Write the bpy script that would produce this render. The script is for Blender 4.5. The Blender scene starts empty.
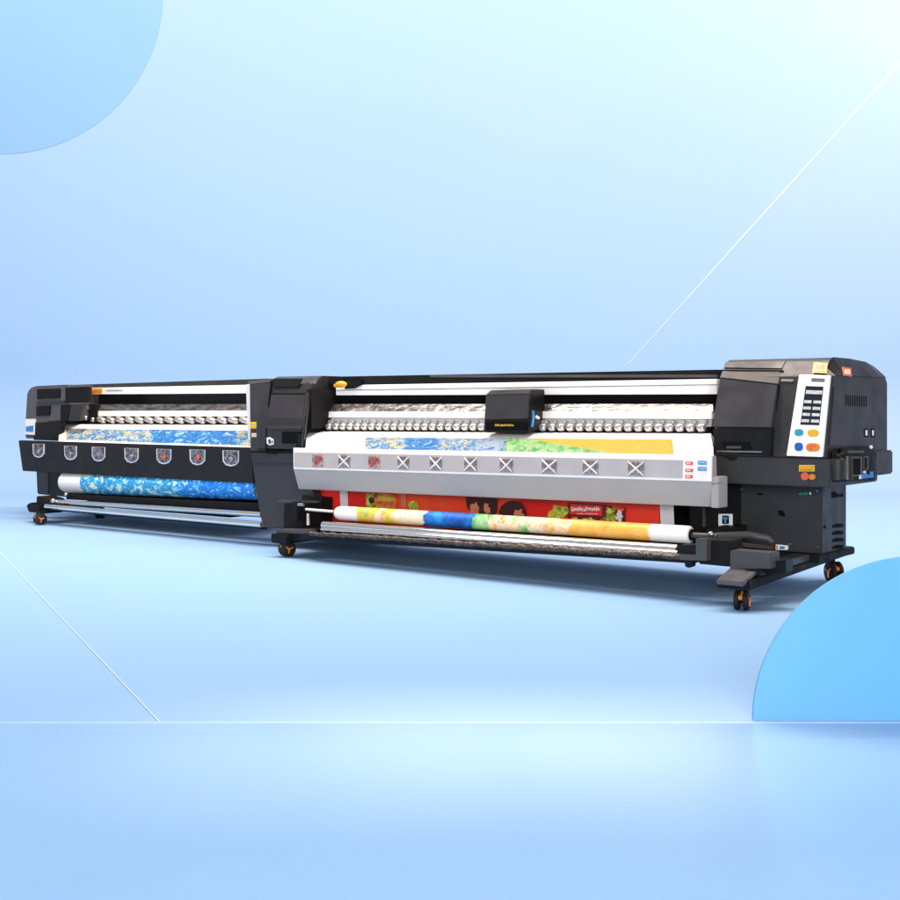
import bpy, bmesh, math, random
from mathutils import Vector, Matrix, noise as mnoise
random.seed(7)
C = bpy.context.scene
COL = C.collection
R = math.radians

# ------------------------------------------------------------------ camera
FPX, CX, YH, HC = 1265.0, 450.0, 405.0, 1.3        # focal length, principal column, horizon row (on a 900 px frame), eye height
cd = bpy.data.cameras.new('camera')
cd.sensor_width = 36.0
cd.lens = FPX / 900.0 * 36.0
cd.shift_y = -0.05
cd.clip_start, cd.clip_end = 0.05, 200
cam = bpy.data.objects.new('camera', cd)
cam.location = (0, 0, HC)
cam.rotation_euler = (R(90), 0, 0)
COL.objects.link(cam)
C.camera = cam

# ------------------------------------------------------------------ light
C.view_settings.view_transform = 'Standard'
C.view_settings.look = 'None'
C.view_settings.exposure = 0.0
C.view_settings.gamma = 1.0
w = bpy.data.worlds.new('World')
C.world = w
w.use_nodes = True
bg = w.node_tree.nodes['Background']
bg.inputs['Color'].default_value = (1.0, 0.98, 0.96, 1)
bg.inputs['Strength'].default_value = 0.42


def lamp(name, kind, loc, target, energy, size=1.0, size_y=None, color=(1, 1, 1), **kw):
    l = bpy.data.lights.new(name, kind)
    l.energy = energy
    l.color = color
    if kind == 'AREA':
        l.size = size
        if size_y:
            l.shape = 'RECTANGLE'
            l.size_y = size_y
    for k, v in kw.items():
        setattr(l, k, v)
    o = bpy.data.objects.new(name, l)
    o.location = loc
    o.rotation_euler = (Vector(target) - Vector(loc)).to_track_quat('-Z', 'Y').to_euler()
    COL.objects.link(o)
    return o


lamp('overhead_softbox', 'AREA', (-0.9, 10.9, 7.5), (-1.3, 9.4, 0), 640, 9.5, 2.2, color=(1.0, 0.99, 0.97))
lamp('front_softbox', 'AREA', (0.6, -3.5, 2.4), (-0.8, 10, 0.6), 1150, 5.0, 2.4, color=(1.0, 0.97, 0.93))
lamp('backdrop_wash', 'AREA', (0.0, 10.5, 12.5), (0.0, 20, 3.6), 5900, 26.0, 1.5, color=(1.0, 0.72, 0.53))
lamp('corner_wash', 'AREA', (10.5, 13.5, 9.5), (9.0, 20, 6.8), 1100, 3.0, 3.0, color=(1.0, 0.52, 0.42))
lamp('glow_strip', 'AREA', (0.25, 4.60, 4.4), (0.25, 4.85, 0), 14, 2.2, 0.08, color=(1.0, 0.60, 0.48), spread=R(30))

# ------------------------------------------------------------------ machine frame: u along the machine, v to its back, z up
AZ = math.atan2(-0.6202, 0.7844)
U2 = (math.cos(AZ), math.sin(AZ))
V2 = (-math.sin(AZ), math.cos(AZ))
D0 = FPX * HC / 205.0
O2 = ((742 - CX) / FPX * D0, D0)                   # front right caster on the floor


def _fin(x, y, z):
    dx, dy = x - O2[0], y - O2[1]
    return Vector((dx * U2[0] + dy * U2[1], dx * V2[0] + dy * V2[1], z))


def LP(px, py, v):
    """measured point -> (u, v, z) on the machine's upright plane at depth v"""
    dx = (px - CX) / FPX
    t = (v + O2[0] * V2[0] + O2[1] * V2[1]) / (dx * V2[0] + V2[1])
    return _fin(dx * t, t, HC + (YH - py) / FPX * t)


def SP(px, py, u):
    """measured point -> (u, v, z) on an end face of the machine"""
    dx = (px - CX) / FPX
    t = (u + O2[0] * U2[0] + O2[1] * U2[1]) / (dx * U2[0] + U2[1])
    return _fin(dx * t, t, HC + (YH - py) / FPX * t)


def W(p):
    """machine frame -> world"""
    return Vector((O2[0] + p[0] * U2[0] + p[1] * V2[0], O2[1] + p[0] * U2[1] + p[1] * V2[1], p[2]))


# ------------------------------------------------------------------ materials
def new_mat(name):
    m = bpy.data.materials.new(name)
    m.use_nodes = True
    return m, m.node_tree.nodes, m.node_tree.links, m.node_tree.nodes['Principled BSDF']


def mat(name, col, rough=0.5, metal=0.0, var=0.06, scale=6.0, bump=0.0, bscale=60.0, spec=0.5, coat=0.0, stretch=None):
    m, n, l, b = new_mat(name)
    b.inputs['Metallic'].default_value = metal
    b.inputs['Specular IOR Level'].default_value = spec
    b.inputs['Coat Weight'].default_value = coat
    b.inputs['Coat Roughness'].default_value = 0.15
    tc = n.new('ShaderNodeTexCoord')
    mp = n.new('ShaderNodeMapping')
    if stretch:
        mp.inputs['Scale'].default_value = stretch
    l.new(tc.outputs['Object'], mp.inputs['Vector'])
    nz = n.new('ShaderNodeTexNoise')
    nz.inputs['Scale'].default_value = scale
    nz.inputs['Detail'].default_value = 5
    l.new(mp.outputs['Vector'], nz.inputs['Vector'])
    mr = n.new('ShaderNodeMapRange')
    mr.inputs['From Min'].default_value = 0.3
    mr.inputs['From Max'].default_value = 0.7
    mr.inputs['To Min'].default_value = 1 - var
    mr.inputs['To Max'].default_value = 1 + var
    l.new(nz.outputs['Fac'], mr.inputs['Value'])
    mx = n.new('ShaderNodeVectorMath')
    mx.operation = 'SCALE'
    mx.inputs[0].default_value = col[:3]
    l.new(mr.outputs['Result'], mx.inputs['Scale'])
    l.new(mx.outputs['Vector'], b.inputs['Base Color'])
    rr = n.new('ShaderNodeMapRange')
    rr.inputs['From Min'].default_value = 0.3
    rr.inputs['From Max'].default_value = 0.7
    rr.inputs['To Min'].default_value = max(0.02, rough * 0.75)
    rr.inputs['To Max'].default_value = min(1, rough * 1.3)
    l.new(nz.outputs['Fac'], rr.inputs['Value'])
    l.new(rr.outputs['Result'], b.inputs['Roughness'])
    if bump > 0:
        n2 = n.new('ShaderNodeTexNoise')
        n2.inputs['Scale'].default_value = bscale
        n2.inputs['Detail'].default_value = 3
        l.new(mp.outputs['Vector'], n2.inputs['Vector'])
        bp = n.new('ShaderNodeBump')
        bp.inputs['Strength'].default_value = bump
        bp.inputs['Distance'].default_value = 0.01
        l.new(n2.outputs['Fac'], bp.inputs['Height'])
        l.new(bp.outputs['Normal'], b.inputs['Normal'])
    return m


def art(name, stops, palettes=None, nscale=9.0, distort=1.6, amp=0.08, rough=0.45, stretch=(1, 1, 1), edge=5.0, gain=1.0, soft=0.002, skew=0.0):
    """printed picture: several colour families placed along the width (UV x), broken up by swirling noise.
    stops: [(position along width, palette index)], palettes: list of colour lists"""
    m, n, l, b = new_mat(name)
    b.inputs['Roughness'].default_value = rough
    b.inputs['Specular IOR Level'].default_value = 0.3
    tc = n.new('ShaderNodeTexCoord')
    mp = n.new('ShaderNodeMapping')
    mp.inputs['Scale'].default_value = stretch
    l.new(tc.outputs['Object'], mp.inputs['Vector'])
    nz = n.new('ShaderNodeTexNoise')
    nz.inputs['Scale'].default_value = nscale
    nz.inputs['Detail'].default_value = 6
    nz.inputs['Roughness'].default_value = 0.72
    nz.inputs['Distortion'].default_value = distort
    l.new(mp.outputs['Vector'], nz.inputs['Vector'])
    big = n.new('ShaderNodeTexNoise')
    big.inputs['Scale'].default_value = edge
    big.inputs['Detail'].default_value = 4
    l.new(mp.outputs['Vector'], big.inputs['Vector'])
    uv = n.new('ShaderNodeUVMap')
    sx = n.new('ShaderNodeSeparateXYZ')
    l.new(uv.outputs['UV'], sx.inputs[0])
    ad = n.new('ShaderNodeMath')
    ad.operation = 'MULTIPLY_ADD'
    ad.inputs[1].default_value = amp
    l.new(big.outputs['Fac'], ad.inputs[0])
    sk = n.new('ShaderNodeMath')
    sk.operation = 'MULTIPLY_ADD'
    sk.inputs[1].default_value = skew
    l.new(sx.outputs['Y'], sk.inputs[0])
    l.new(sx.outputs['X'], sk.inputs[2])
    l.new(sk.outputs[0], ad.inputs[2])
    prev = None
    for pos, pi in stops:
        pal = palettes[pi]
        if len(pal) > 1:
            pal = [tuple(gain * q for q in c) for c in pal]
        if len(pal) == 1:
            rg = n.new('ShaderNodeRGB')
            rg.outputs[0].default_value = (*pal[0], 1)
            cur = rg.outputs[0]
        else:
            rp = n.new('ShaderNodeValToRGB')
            e = rp.color_ramp.elements
            while len(e) < len(pal):
                e.new(0.5)
            for k, c in enumerate(pal):
                e[k].position = 0.36 + 0.28 * k / (len(pal) - 1)
                e[k].color = (*c, 1)
            l.new(nz.outputs['Fac'], rp.inputs['Fac'])
            cur = rp.outputs['Color']
        if prev is None:
            prev = cur
        else:
            st = n.new('ShaderNodeMapRange')
            st.inputs['From Min'].default_value = pos + amp * 0.5 - soft
            st.inputs['From Max'].default_value = pos + amp * 0.5 + soft
            l.new(ad.outputs[0], st.inputs['Value'])
            mix = n.new('ShaderNodeMix')
            mix.data_type = 'RGBA'
            l.new(st.outputs['Result'], mix.inputs['Factor'])
            l.new(prev, mix.inputs['A'])
            l.new(cur, mix.inputs['B'])
            prev = mix.outputs['Result']
    l.new(prev, b.inputs['Base Color'])
    return m


M = {
    'char': mat('charcoal_plastic', (0.022, 0.0225, 0.027), 0.42, spec=0.42, bump=0.03, bscale=350),
    'char_lid': mat('charcoal_lid_plastic', (0.029, 0.0295, 0.037), 0.36, spec=0.45, bump=0.02, bscale=350),
    'char_low': mat('charcoal_painted_steel', (0.030, 0.031, 0.036), 0.5, spec=0.4, bump=0.03, bscale=300),
    'black': mat('black_plastic', (0.006, 0.006, 0.007), 0.38, var=0.15, spec=0.25),
    'flat': mat('black_steel', (0.006, 0.006, 0.007), 0.6, var=0.2, spec=0.2),
    'groove': mat('dark_gap', (0.004, 0.004, 0.005), 0.8, spec=0.1),
    'bar': mat('silver_paint', (0.42, 0.41, 0.425), 0.42, metal=0.15, var=0.03, bump=0.02, bscale=400),
    'barlow': mat('shaded_silver_paint', (0.38, 0.35, 0.335), 0.45, metal=0.15, var=0.03),  # darker copy of the silver paint, shade of the downward face in its colour
    'lip': mat('pale_grey_paint', (0.74, 0.74, 0.77), 0.4, var=0.02),
    'white': mat('white_paint', (0.86, 0.86, 0.86), 0.35, var=0.02),
    'paper': mat('white_vinyl', (0.86, 0.855, 0.865), 0.5, var=0.015, bump=0.05, bscale=7),
    'chrome': mat('chrome', (0.86, 0.86, 0.86), 0.12, metal=1.0, var=0.05, stretch=(0.4, 6, 6)),
    'wavy': mat('chrome_painted_ripple', (0.20, 0.20, 0.20), 0.27, metal=0.85, var=0.55, scale=13, bump=1.0, bscale=17, stretch=(0.7, 1, 2.2)),  # chrome with wavy reflections imitated by noise in its colour
    'roller': mat('roller_enamel', (0.62, 0.62, 0.61), 0.15, metal=0.75, var=0.06),
    'bracket': mat('bracket_steel', (0.55, 0.55, 0.55), 0.38, metal=0.6, var=0.2, scale=30),
    'satin': mat('satin_steel', (0.42, 0.42, 0.43), 0.32, metal=1.0, var=0.08),
    'dgrey': mat('dark_grey_steel', (0.050, 0.051, 0.055), 0.45),
    'mid': mat('slate_grey_plastic', (0.072, 0.073, 0.086), 0.4),
    'rubber': mat('black_rubber', (0.010, 0.009, 0.009), 0.6, spec=0.3),
    'orange': mat('orange_plastic', (0.60, 0.19, 0.02), 0.4),
    'yellow': mat('yellow_plastic', (0.62, 0.35, 0.012), 0.35),
    'ystick': mat('yellow_vinyl', (0.64, 0.46, 0.02), 0.4),
    'red': mat('red_ink', (0.72, 0.04, 0.03), 0.4),
    'redor': mat('orange_red_vinyl', (0.62, 0.10, 0.05), 0.4),
    'blue': mat('blue_ink', (0.012, 0.09, 0.40), 0.35),
    'sky': mat('sky_blue_ink', (0.02, 0.20, 0.52), 0.4),
    'teal': mat('teal_plastic', (0.01, 0.27, 0.33), 0.35),
    'screen': mat('navy_screen', (0.010, 0.013, 0.030), 0.15),
    'cell': mat('pale_key_legend', (0.50, 0.53, 0.50), 0.4, var=0.3, scale=60),
    'cream': mat('cream_ink', (0.80, 0.72, 0.50), 0.5),
    'chain': mat('cable_braid', (0.085, 0.070, 0.058), 0.35, metal=0.6, var=0.9, scale=55, bump=1.0, bscale=70),
    'fan': mat('fan_steel', (0.20, 0.17, 0.17), 0.35, metal=0.5, var=0.5, scale=70),
    'fanback': mat('fan_mesh', (0.30, 0.27, 0.28), 0.4, metal=0.3, var=0.85, scale=110),
    'fanred': mat('fan_mesh_red', (0.42, 0.31, 0.31), 0.4, metal=0.2, var=0.9, scale=95),
    'fanscrawl': mat('fan_red_wire', (0.42, 0.06, 0.06), 0.4),
    'clear': mat('clear_lens_rim', (0.74, 0.72, 0.72), 0.2, var=0.2),
    'lens': mat('lens_cup', (0.22, 0.20, 0.205), 0.18, metal=0.7, var=0.95, scale=32, bump=1.0, bscale=26),  # strong mottling in the colour imitates chaotic reflections in the clear cups
    'brown': mat('bronze_pipe', (0.028, 0.022, 0.019), 0.35, metal=0.3),
    'skin': mat('print_skin_ink', (0.62, 0.20, 0.11), 0.5, var=0.2, scale=25),
    'hair': mat('print_brown_ink', (0.045, 0.012, 0.010), 0.5, var=0.3, scale=20),
    'bun': mat('print_bun_ink', (0.62, 0.25, 0.03), 0.5, var=0.45, scale=28),
    'salad': mat('print_salad_ink', (0.42, 0.50, 0.06), 0.5, var=0.8, scale=30),
    'tomato': mat('print_tomato_ink', (0.70, 0.09, 0.03), 0.5, var=0.5, scale=30),
    'slogan': mat('print_maroon_ink', (0.15, 0.008, 0.012), 0.5, var=0.2),
    'margin': mat('pale_margin', (0.72, 0.70, 0.74), 0.45, var=0.03),
}
BL = [(0.70, 0.74, 0.66), (0.10, 0.46, 0.80), (0.015, 0.20, 0.66), (0.01, 0.12, 0.48), (0.02, 0.24, 0.74), (0.06, 0.38, 0.80), (0.66, 0.70, 0.60)]
BLY = [(0.80, 0.26, 0.06), (0.82, 0.62, 0.14), (0.70, 0.76, 0.68), (0.04, 0.30, 0.68), (0.015, 0.13, 0.48), (0.05, 0.36, 0.70), (0.62, 0.72, 0.62), (0.84, 0.66, 0.18), (0.78, 0.34, 0.08)]
DBL = [(0.005, 0.06, 0.30), (0.01, 0.12, 0.50), (0.02, 0.20, 0.66), (0.02, 0.32, 0.75)]
BLW = [(0.02, 0.14, 0.50), (0.05, 0.28, 0.62), (0.60, 0.68, 0.75), (0.10, 0.36, 0.66), (0.70, 0.64, 0.42)]
AQ = [(0.74, 0.78, 0.58), (0.22, 0.60, 0.70), (0.02, 0.30, 0.64), (0.01, 0.16, 0.46), (0.04, 0.42, 0.66), (0.55, 0.72, 0.62), (0.76, 0.74, 0.46)]
GRN = [(0.03, 0.30, 0.10), (0.12, 0.52, 0.14), (0.35, 0.68, 0.30), (0.70, 0.78, 0.55)]
YEL = [(0.92, 0.46, 0.035), (0.95, 0.50, 0.045), (0.97, 0.53, 0.06)]
ORG = [(0.85, 0.36, 0.05), (0.92, 0.48, 0.10), (0.93, 0.56, 0.20)]
PCH = [(0.45, 0.14, 0.05), (0.88, 0.42, 0.14), (0.94, 0.72, 0.48), (0.95, 0.80, 0.60), (0.92, 0.58, 0.22), (0.80, 0.30, 0.06)]
GYR = [(0.05, 0.35, 0.10), (0.75, 0.66, 0.08), (0.90, 0.52, 0.05), (0.20, 0.55, 0.20), (0.85, 0.25, 0.05)]
WHT = [(0.86, 0.855, 0.865)]
REDS = [(0.74, 0.015, 0.012), (0.80, 0.025, 0.02), (0.84, 0.05, 0.025)]
REDO = [(0.88, 0.045, 0.02), (0.90, 0.075, 0.025), (0.92, 0.11, 0.03)]


# ------------------------------------------------------------------ mesh builder (all points in the machine frame)
class MB:
    def __init__(self):
        self.bm = bmesh.new()
        self.uv = self.bm.loops.layers.uv.new('UVMap')

    def hull8(self, a, b, bev=0.0, seg=2):
        """loft between two closed loops of points a and b (same count), capped"""
        bm = bmesh.new()
        va = [bm.verts.new(p) for p in a]
        vb = [bm.verts.new(p) for p in b]
        n = len(a)
        bm.faces.new(va)
        bm.faces.new(vb[::-1])
        for i in range(n):
            bm.faces.new((va[i], vb[i], vb[(i + 1) % n], va[(i + 1) % n]))
        bmesh.ops.recalc_face_normals(bm, faces=bm.faces)
        if bev > 0:
            bmesh.ops.bevel(bm, geom=list(bm.edges), offset=bev, segments=seg, affect='EDGES', clamp_overlap=True)
        self._merge(bm)
        return self

    def multi(self, loops, bev=0.0):
        """closed sections joined one after the other, both ends capped"""
        bm = bmesh.new()
        vs = [[bm.verts.new(p) for p in lp] for lp in loops]
        n = len(loops[0])
        for k in range(len(loops) - 1):
            for i in range(n):
                bm.faces.new((vs[k][i], vs[k + 1][i], vs[k + 1][(i + 1) % n], vs[k][(i + 1) % n]))
        bm.faces.new(vs[0])
        bm.faces.new(vs[-1][::-1])
        bmesh.ops.recalc_face_normals(bm, faces=bm.faces)
        if bev > 0:
            bmesh.ops.bevel(bm, geom=[e for e in bm.edges if e.calc_face_angle(0) > 0.5], offset=bev, segments=2, affect='EDGES', clamp_overlap=True)
        self._merge(bm)
        return self

    def _merge(self, bm):
        me = bpy.data.meshes.new('tmp')
        bm.to_mesh(me)
        bm.free()
        self.bm.from_mesh(me)
        bpy.data.meshes.remove(me)

    def box(self, u0, u1, v0, v1, z0, z1, bev=0.004):
        a = [(u0, v0, z0), (u0, v1, z0), (u0, v1, z1), (u0, v0, z1)]
        b = [(u1, v0, z0), (u1, v1, z0), (u1, v1, z1), (u1, v0, z1)]
        return self.hull8(a, b, bev)

    def prof(self, pts, u0, u1, bev=0.004):
        return self.hull8([(u0, v, z) for v, z in pts], [(u1, v, z) for v, z in pts], bev)

    def plate(self, px, v, th, bev=0.0015, lift=0.0):
        """outline measured on the front, v a number or a function of the row; th goes to the back"""
        fv = v if callable(v) else (lambda y: v)
        a = [LP(x, y, fv(y) - lift) for x, y in px]
        b = [p + Vector((0, th, 0)) for p in a]
        return self.hull8(a, b, bev, 2)

    def splate(self, px, u, th, bev=0.0015):
        a = [SP(x, y, u(y) if callable(u) else u) for x, y in px]
        b = [p - Vector((th, 0, 0)) for p in a]
        return self.hull8(a, b, bev, 2)

    def tube(self, p, q, r, seg=20, r2=None, cap=True, uv=False):
        p, q = Vector(p), Vector(q)
        return self.path([p, q], [r, r if r2 is None else r2], seg)

    def path(self, pts, rs, seg=16, nu=None):
        pts = [Vector(p) for p in pts]
        if not isinstance(rs, (list, tuple)):
            rs = [rs] * len(pts)
        bm = self.bm
        rings = []
        for i, p in enumerate(pts):
            d = (pts[min(i + 1, len(pts) - 1)] - pts[max(i - 1, 0)]).normalized()
            x = Vector((0, 0, 1)) if abs(d.z) < 0.9 else Vector((0, 1, 0))
            e1 = d.cross(x).normalized()
            e2 = d.cross(e1).normalized()
            rings.append([bm.verts.new(p + (e1 * math.cos(2 * math.pi * k / seg) + e2 * math.sin(2 * math.pi * k / seg)) * rs[i]) for k in range(seg)])
        tot = sum((pts[i + 1] - pts[i]).length for i in range(len(pts) - 1)) or 1
        acc = 0
        for i in range(len(pts) - 1):
            ln = (pts[i + 1] - pts[i]).length
            for k in range(seg):
                f = bm.faces.new((rings[i][k], rings[i + 1][k], rings[i + 1][(k + 1) % seg], rings[i][(k + 1) % seg]))
                for lo, s in zip(f.loops, (acc, acc + ln, acc + ln, acc)):
                    lo[self.uv].uv = (s / tot, k / seg)
            acc += ln
        bm.faces.new(rings[0])
        bm.faces.new(rings[-1][::-1])
        return self

    def sphere(self, c, r, sc=(1, 1, 1), seg=14):
        bm = bmesh.new()
        bmesh.ops.create_uvsphere(bm, u_segments=seg, v_segments=max(6, seg // 2 + 1), radius=r)
        for v in bm.verts:
            v.co = Vector((v.co.x * sc[0], v.co.y * sc[1], v.co.z * sc[2])) + Vector(c)
        self._merge(bm)
        return self

    def disc(self, c, ru, rz, th, seg=24, wob=0.0, ph=0.0):
        """flat blob facing the front"""
        a = []
        for k in range(seg):
            t = 2 * math.pi * k / seg
            q = 1 + wob * (mnoise.noise(Vector((math.cos(t) * 1.7 + ph, math.sin(t) * 1.7, ph * 3))) * 2)
            a.append(Vector(c) + Vector((math.cos(t) * ru * q, 0, math.sin(t) * rz * q)))
        return self.hull8(a, [p + Vector((0, th, 0)) for p in a], 0)

    def sheet(self, L, Rr, cols, th=0.002, s0=0.0, s1=1.0, ripple=0.0, off=0.0, back=True):
        """grid between profile L (left) and Rr (right), a thin sheet; UV x = along the width"""
        bm = self.bm
        rows = len(L)
        g = []
        for i in range(rows):
            row = []
            for j in range(cols + 1):
                s = s0 + (s1 - s0) * j / cols
                p = Vector(L[i]).lerp(Vector(Rr[i]), s)
                if ripple:
                    p.y += ripple * mnoise.noise(Vector((p.x * 2.2, p.z * 3, 1.3)))
                p.y -= off
                row.append(bm.verts.new(p))
            g.append(row)
        vt = []
        for row in g:
            vt.append([bm.verts.new(v.co + Vector((0, th, -th * 0.3))) for v in row])
        def quad(a, b, c, d, uvs):
            f = bm.faces.new((a, b, c, d))
            for lo, q in zip(f.loops, uvs):
                lo[self.uv].uv = q
        for i in range(rows - 1):
            for j in range(cols):
                sa, sb = s0 + (s1 - s0) * j / cols, s0 + (s1 - s0) * (j + 1) / cols
                ta, tb = i / (rows - 1), (i + 1) / (rows - 1)
                uvs = ((sa, ta), (sa, tb), (sb, tb), (sb, ta))
                quad(g[i][j], g[i + 1][j], g[i + 1][j + 1], g[i][j + 1], uvs)
                quad(vt[i][j + 1], vt[i + 1][j + 1], vt[i + 1][j], vt[i][j], uvs[::-1])
        for j in range(cols):
            bm.faces.new((g[0][j], g[0][j + 1], vt[0][j + 1], vt[0][j]))
            bm.faces.new((g[-1][j + 1], g[-1][j], vt[-1][j], vt[-1][j + 1]))
        for i in range(rows - 1):
            bm.faces.new((g[i + 1][0], g[i][0], vt[i][0], vt[i + 1][0]))
            bm.faces.new((g[i][-1], g[i + 1][-1], vt[i + 1][-1], vt[i][-1]))
        return self

    def build(self, name, m, parent=None, label=None, ang=32):
        bm = self.bm
        org = Vector(parent['_o']) if parent is not None else Vector((0, 0, 0))
        bmesh.ops.translate(bm, verts=bm.verts, vec=-org)
        me = bpy.data.meshes.new(name)
        bm.to_mesh(me)
        bm.free()
        for p in me.polygons:
            p.use_smooth = True
        me.set_sharp_from_angle(angle=R(ang))
        me.materials.append(m)
        o = bpy.data.objects.new(name, me)
        COL.objects.link(o)
        if parent is not None:
            o.parent = parent
            o['_o'] = tuple(org)
        if label:
            o['label'] = label
        return o


def tag(o, label, cat, group=None, kind=None):
    if label:
        o['label'] = label
    if cat:
        o['category'] = cat
    if group:
        o['group'] = group
    if kind:
        o['kind'] = kind
    return o


def thing(name, label, cat, origin, group=None):
    """an Empty on the machine frame at origin (u, v, z)"""
    o = bpy.data.objects.new(name, None)
    o.empty_display_size = 0.2
    o.location = W(origin)
    o.rotation_euler = (0, 0, AZ)
    o['_o'] = tuple(origin)
    COL.objects.link(o)
    return tag(o, label, cat, group)


def edge(a, b, v):
    return LP(a[0], a[1], v), LP(b[0], b[1], v)


def bar(edges, back, bev=0.004):
    """long member: measured front edges (left point, right point, v) top to bottom, closed by the depth list `back` in reverse order"""
    A, B = [], []
    for a, b, v in edges:
        p, q = edge(a, b, v)
        A.append(p)
        B.append(q)
    for idx, dv in back:
        A.append(A[idx] + Vector((0, dv, 0)))
        B.append(B[idx] + Vector((0, dv, 0)))
    mb = MB()
    mb.hull8(A, B, bev)
    return mb


# ------------------------------------------------------------------ setting
def simple_mat(name, col, rough, spec=0.5, var=0.01, coat=0.0):
    return mat(name, col, rough, 0, var, 0.6, spec=spec, coat=coat)


MBACK = simple_mat('pale_blue_backdrop', (0.203, 0.364, 0.61), 0.85, 0.2)
MAPRON = simple_mat('glossy_pale_floor', (0.200, 0.370, 0.61), 0.28, 0.35)
MSTRIP = simple_mat('white_line', (0.40, 0.54, 0.70), 0.5)
MDISC = simple_mat('light_blue_disc', (0.140, 0.315, 0.60), 0.7, 0.25)
MHALF = simple_mat('bright_blue_panel', (0.10, 0.32, 0.60), 0.6, 0.3)
YW, RC = 20.0, 1.8


def cyc(name, m, x0, x1, y0, ztop):
    bm = bmesh.new()
    prof = [(y0, 0.0)]
    for k in range(0, 25):
        t = k / 24 * math.pi / 2
        prof.append((YW - RC + RC * math.sin(t), RC - RC * math.cos(t)))
    prof.append((YW, ztop))
    xs = [x0 + (x1 - x0) * i / 12 for i in range(13)]
    g = [[bm.verts.new((x, y, z)) for x in xs] for y, z in prof]
    for i in range(len(prof) - 1):
        for j in range(12):
            bm.faces.new((g[i][j], g[i][j + 1], g[i + 1][j + 1], g[i + 1][j]))
    me = bpy.data.meshes.new(name)
    bm.to_mesh(me)
    bm.free()
    for p in me.polygons:
        p.use_smooth = True
    me.materials.append(m)
    o = bpy.data.objects.new(name, me)
    COL.objects.link(o)
    return o


tag(cyc('floor', MBACK, -18, 18, -6, 12), 'pale blue studio floor sweeping up into the backdrop wall', None, kind='structure')


def flat(name, pts, z0, z1, m):
    mb = MB()
    mb.hull8([(x, y, z1) for x, y in pts], [(x, y, z0) for x, y in pts], 0)
    return mb.build(name, m)


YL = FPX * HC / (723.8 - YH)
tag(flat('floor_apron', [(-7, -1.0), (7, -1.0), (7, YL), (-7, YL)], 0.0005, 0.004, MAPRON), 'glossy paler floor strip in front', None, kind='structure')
tag(flat('floor_line', [(-7, YL + 0.001), (7, YL + 0.001), (7, YL + 0.006), (-7, YL + 0.006)], 0.0005, 0.006, MSTRIP),  # white strip stands in for the bright glow line across the floor
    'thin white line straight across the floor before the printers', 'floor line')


def floor_px(x, y):
    t = HC * FPX / (y - YH)
    return Vector(((x - CX) / FPX * t, t))


a, b = floor_px(158.5, 723), floor_px(-12, 540)
d = (b - a).normalized()
nrm = Vector((-d.y, d.x)) * 0.0027
a = a + Vector((0, 0.012))
tag(flat('diagonal_line', [tuple(a - nrm), tuple(a + nrm), tuple(b + nrm * 1.7), tuple(b - nrm * 1.7)], 0.0005, 0.004, MSTRIP),
    'thin white line running diagonally over the floor at lower left', 'floor line')


def wall_px(x, y, yy):
    return Vector(((x - CX) / FPX * yy, yy, HC + (YH - y) / FPX * yy))


a, b = wall_px(628, 364, YW), wall_px(918, 42, YW)
d = (b - a).normalized()
nr = Vector((-d.z, 0, d.x)) * 0.012
mb = MB()
mb.hull8([p + Vector((0, -0.006, 0)) for p in (a - nr * 0.4, a + nr * 0.4, b + nr, b - nr)], [p + Vector((0, -0.001, 0)) for p in (a - nr * 0.4, a + nr * 0.4, b + nr, b - nr)])
tag(mb.build('diagonal_line', MSTRIP), 'thin white line slanting up the backdrop wall at upper right', 'wall line')

c = wall_px(3, -6, YW)
rd = 160 / FPX * YW
ring = [c + Vector((math.cos(t) * rd, 0, math.sin(t) * rd)) for t in [2 * math.pi * k / 128 for k in range(128)]]
mb = MB()
mb.hull8([p + Vector((0, -0.005, 0)) for p in ring], [p + Vector((0, -0.001, 0)) for p in ring])
tag(mb.build('wall_disc', MDISC), 'large light blue disc mounted on the backdrop wall at upper left', 'disc')

# half disc standing on the white line
yd = YL + 0.05
c = Vector(((917 - CX) / FPX * yd, yd, 0.0))
rd = 164.0 / FPX * yd
arc = [c + Vector((math.cos(t) * rd, 0, math.sin(t) * rd)) for t in [math.pi * k / 96 for k in range(97)]]
mb = MB()
mb.hull8(arc, [p + Vector((0, 0.018, 0)) for p in arc], 0)
tag(mb.build('half_disc_panel', MHALF), 'bright blue half disc panel standing on the floor line at lower right', 'panel')


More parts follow.
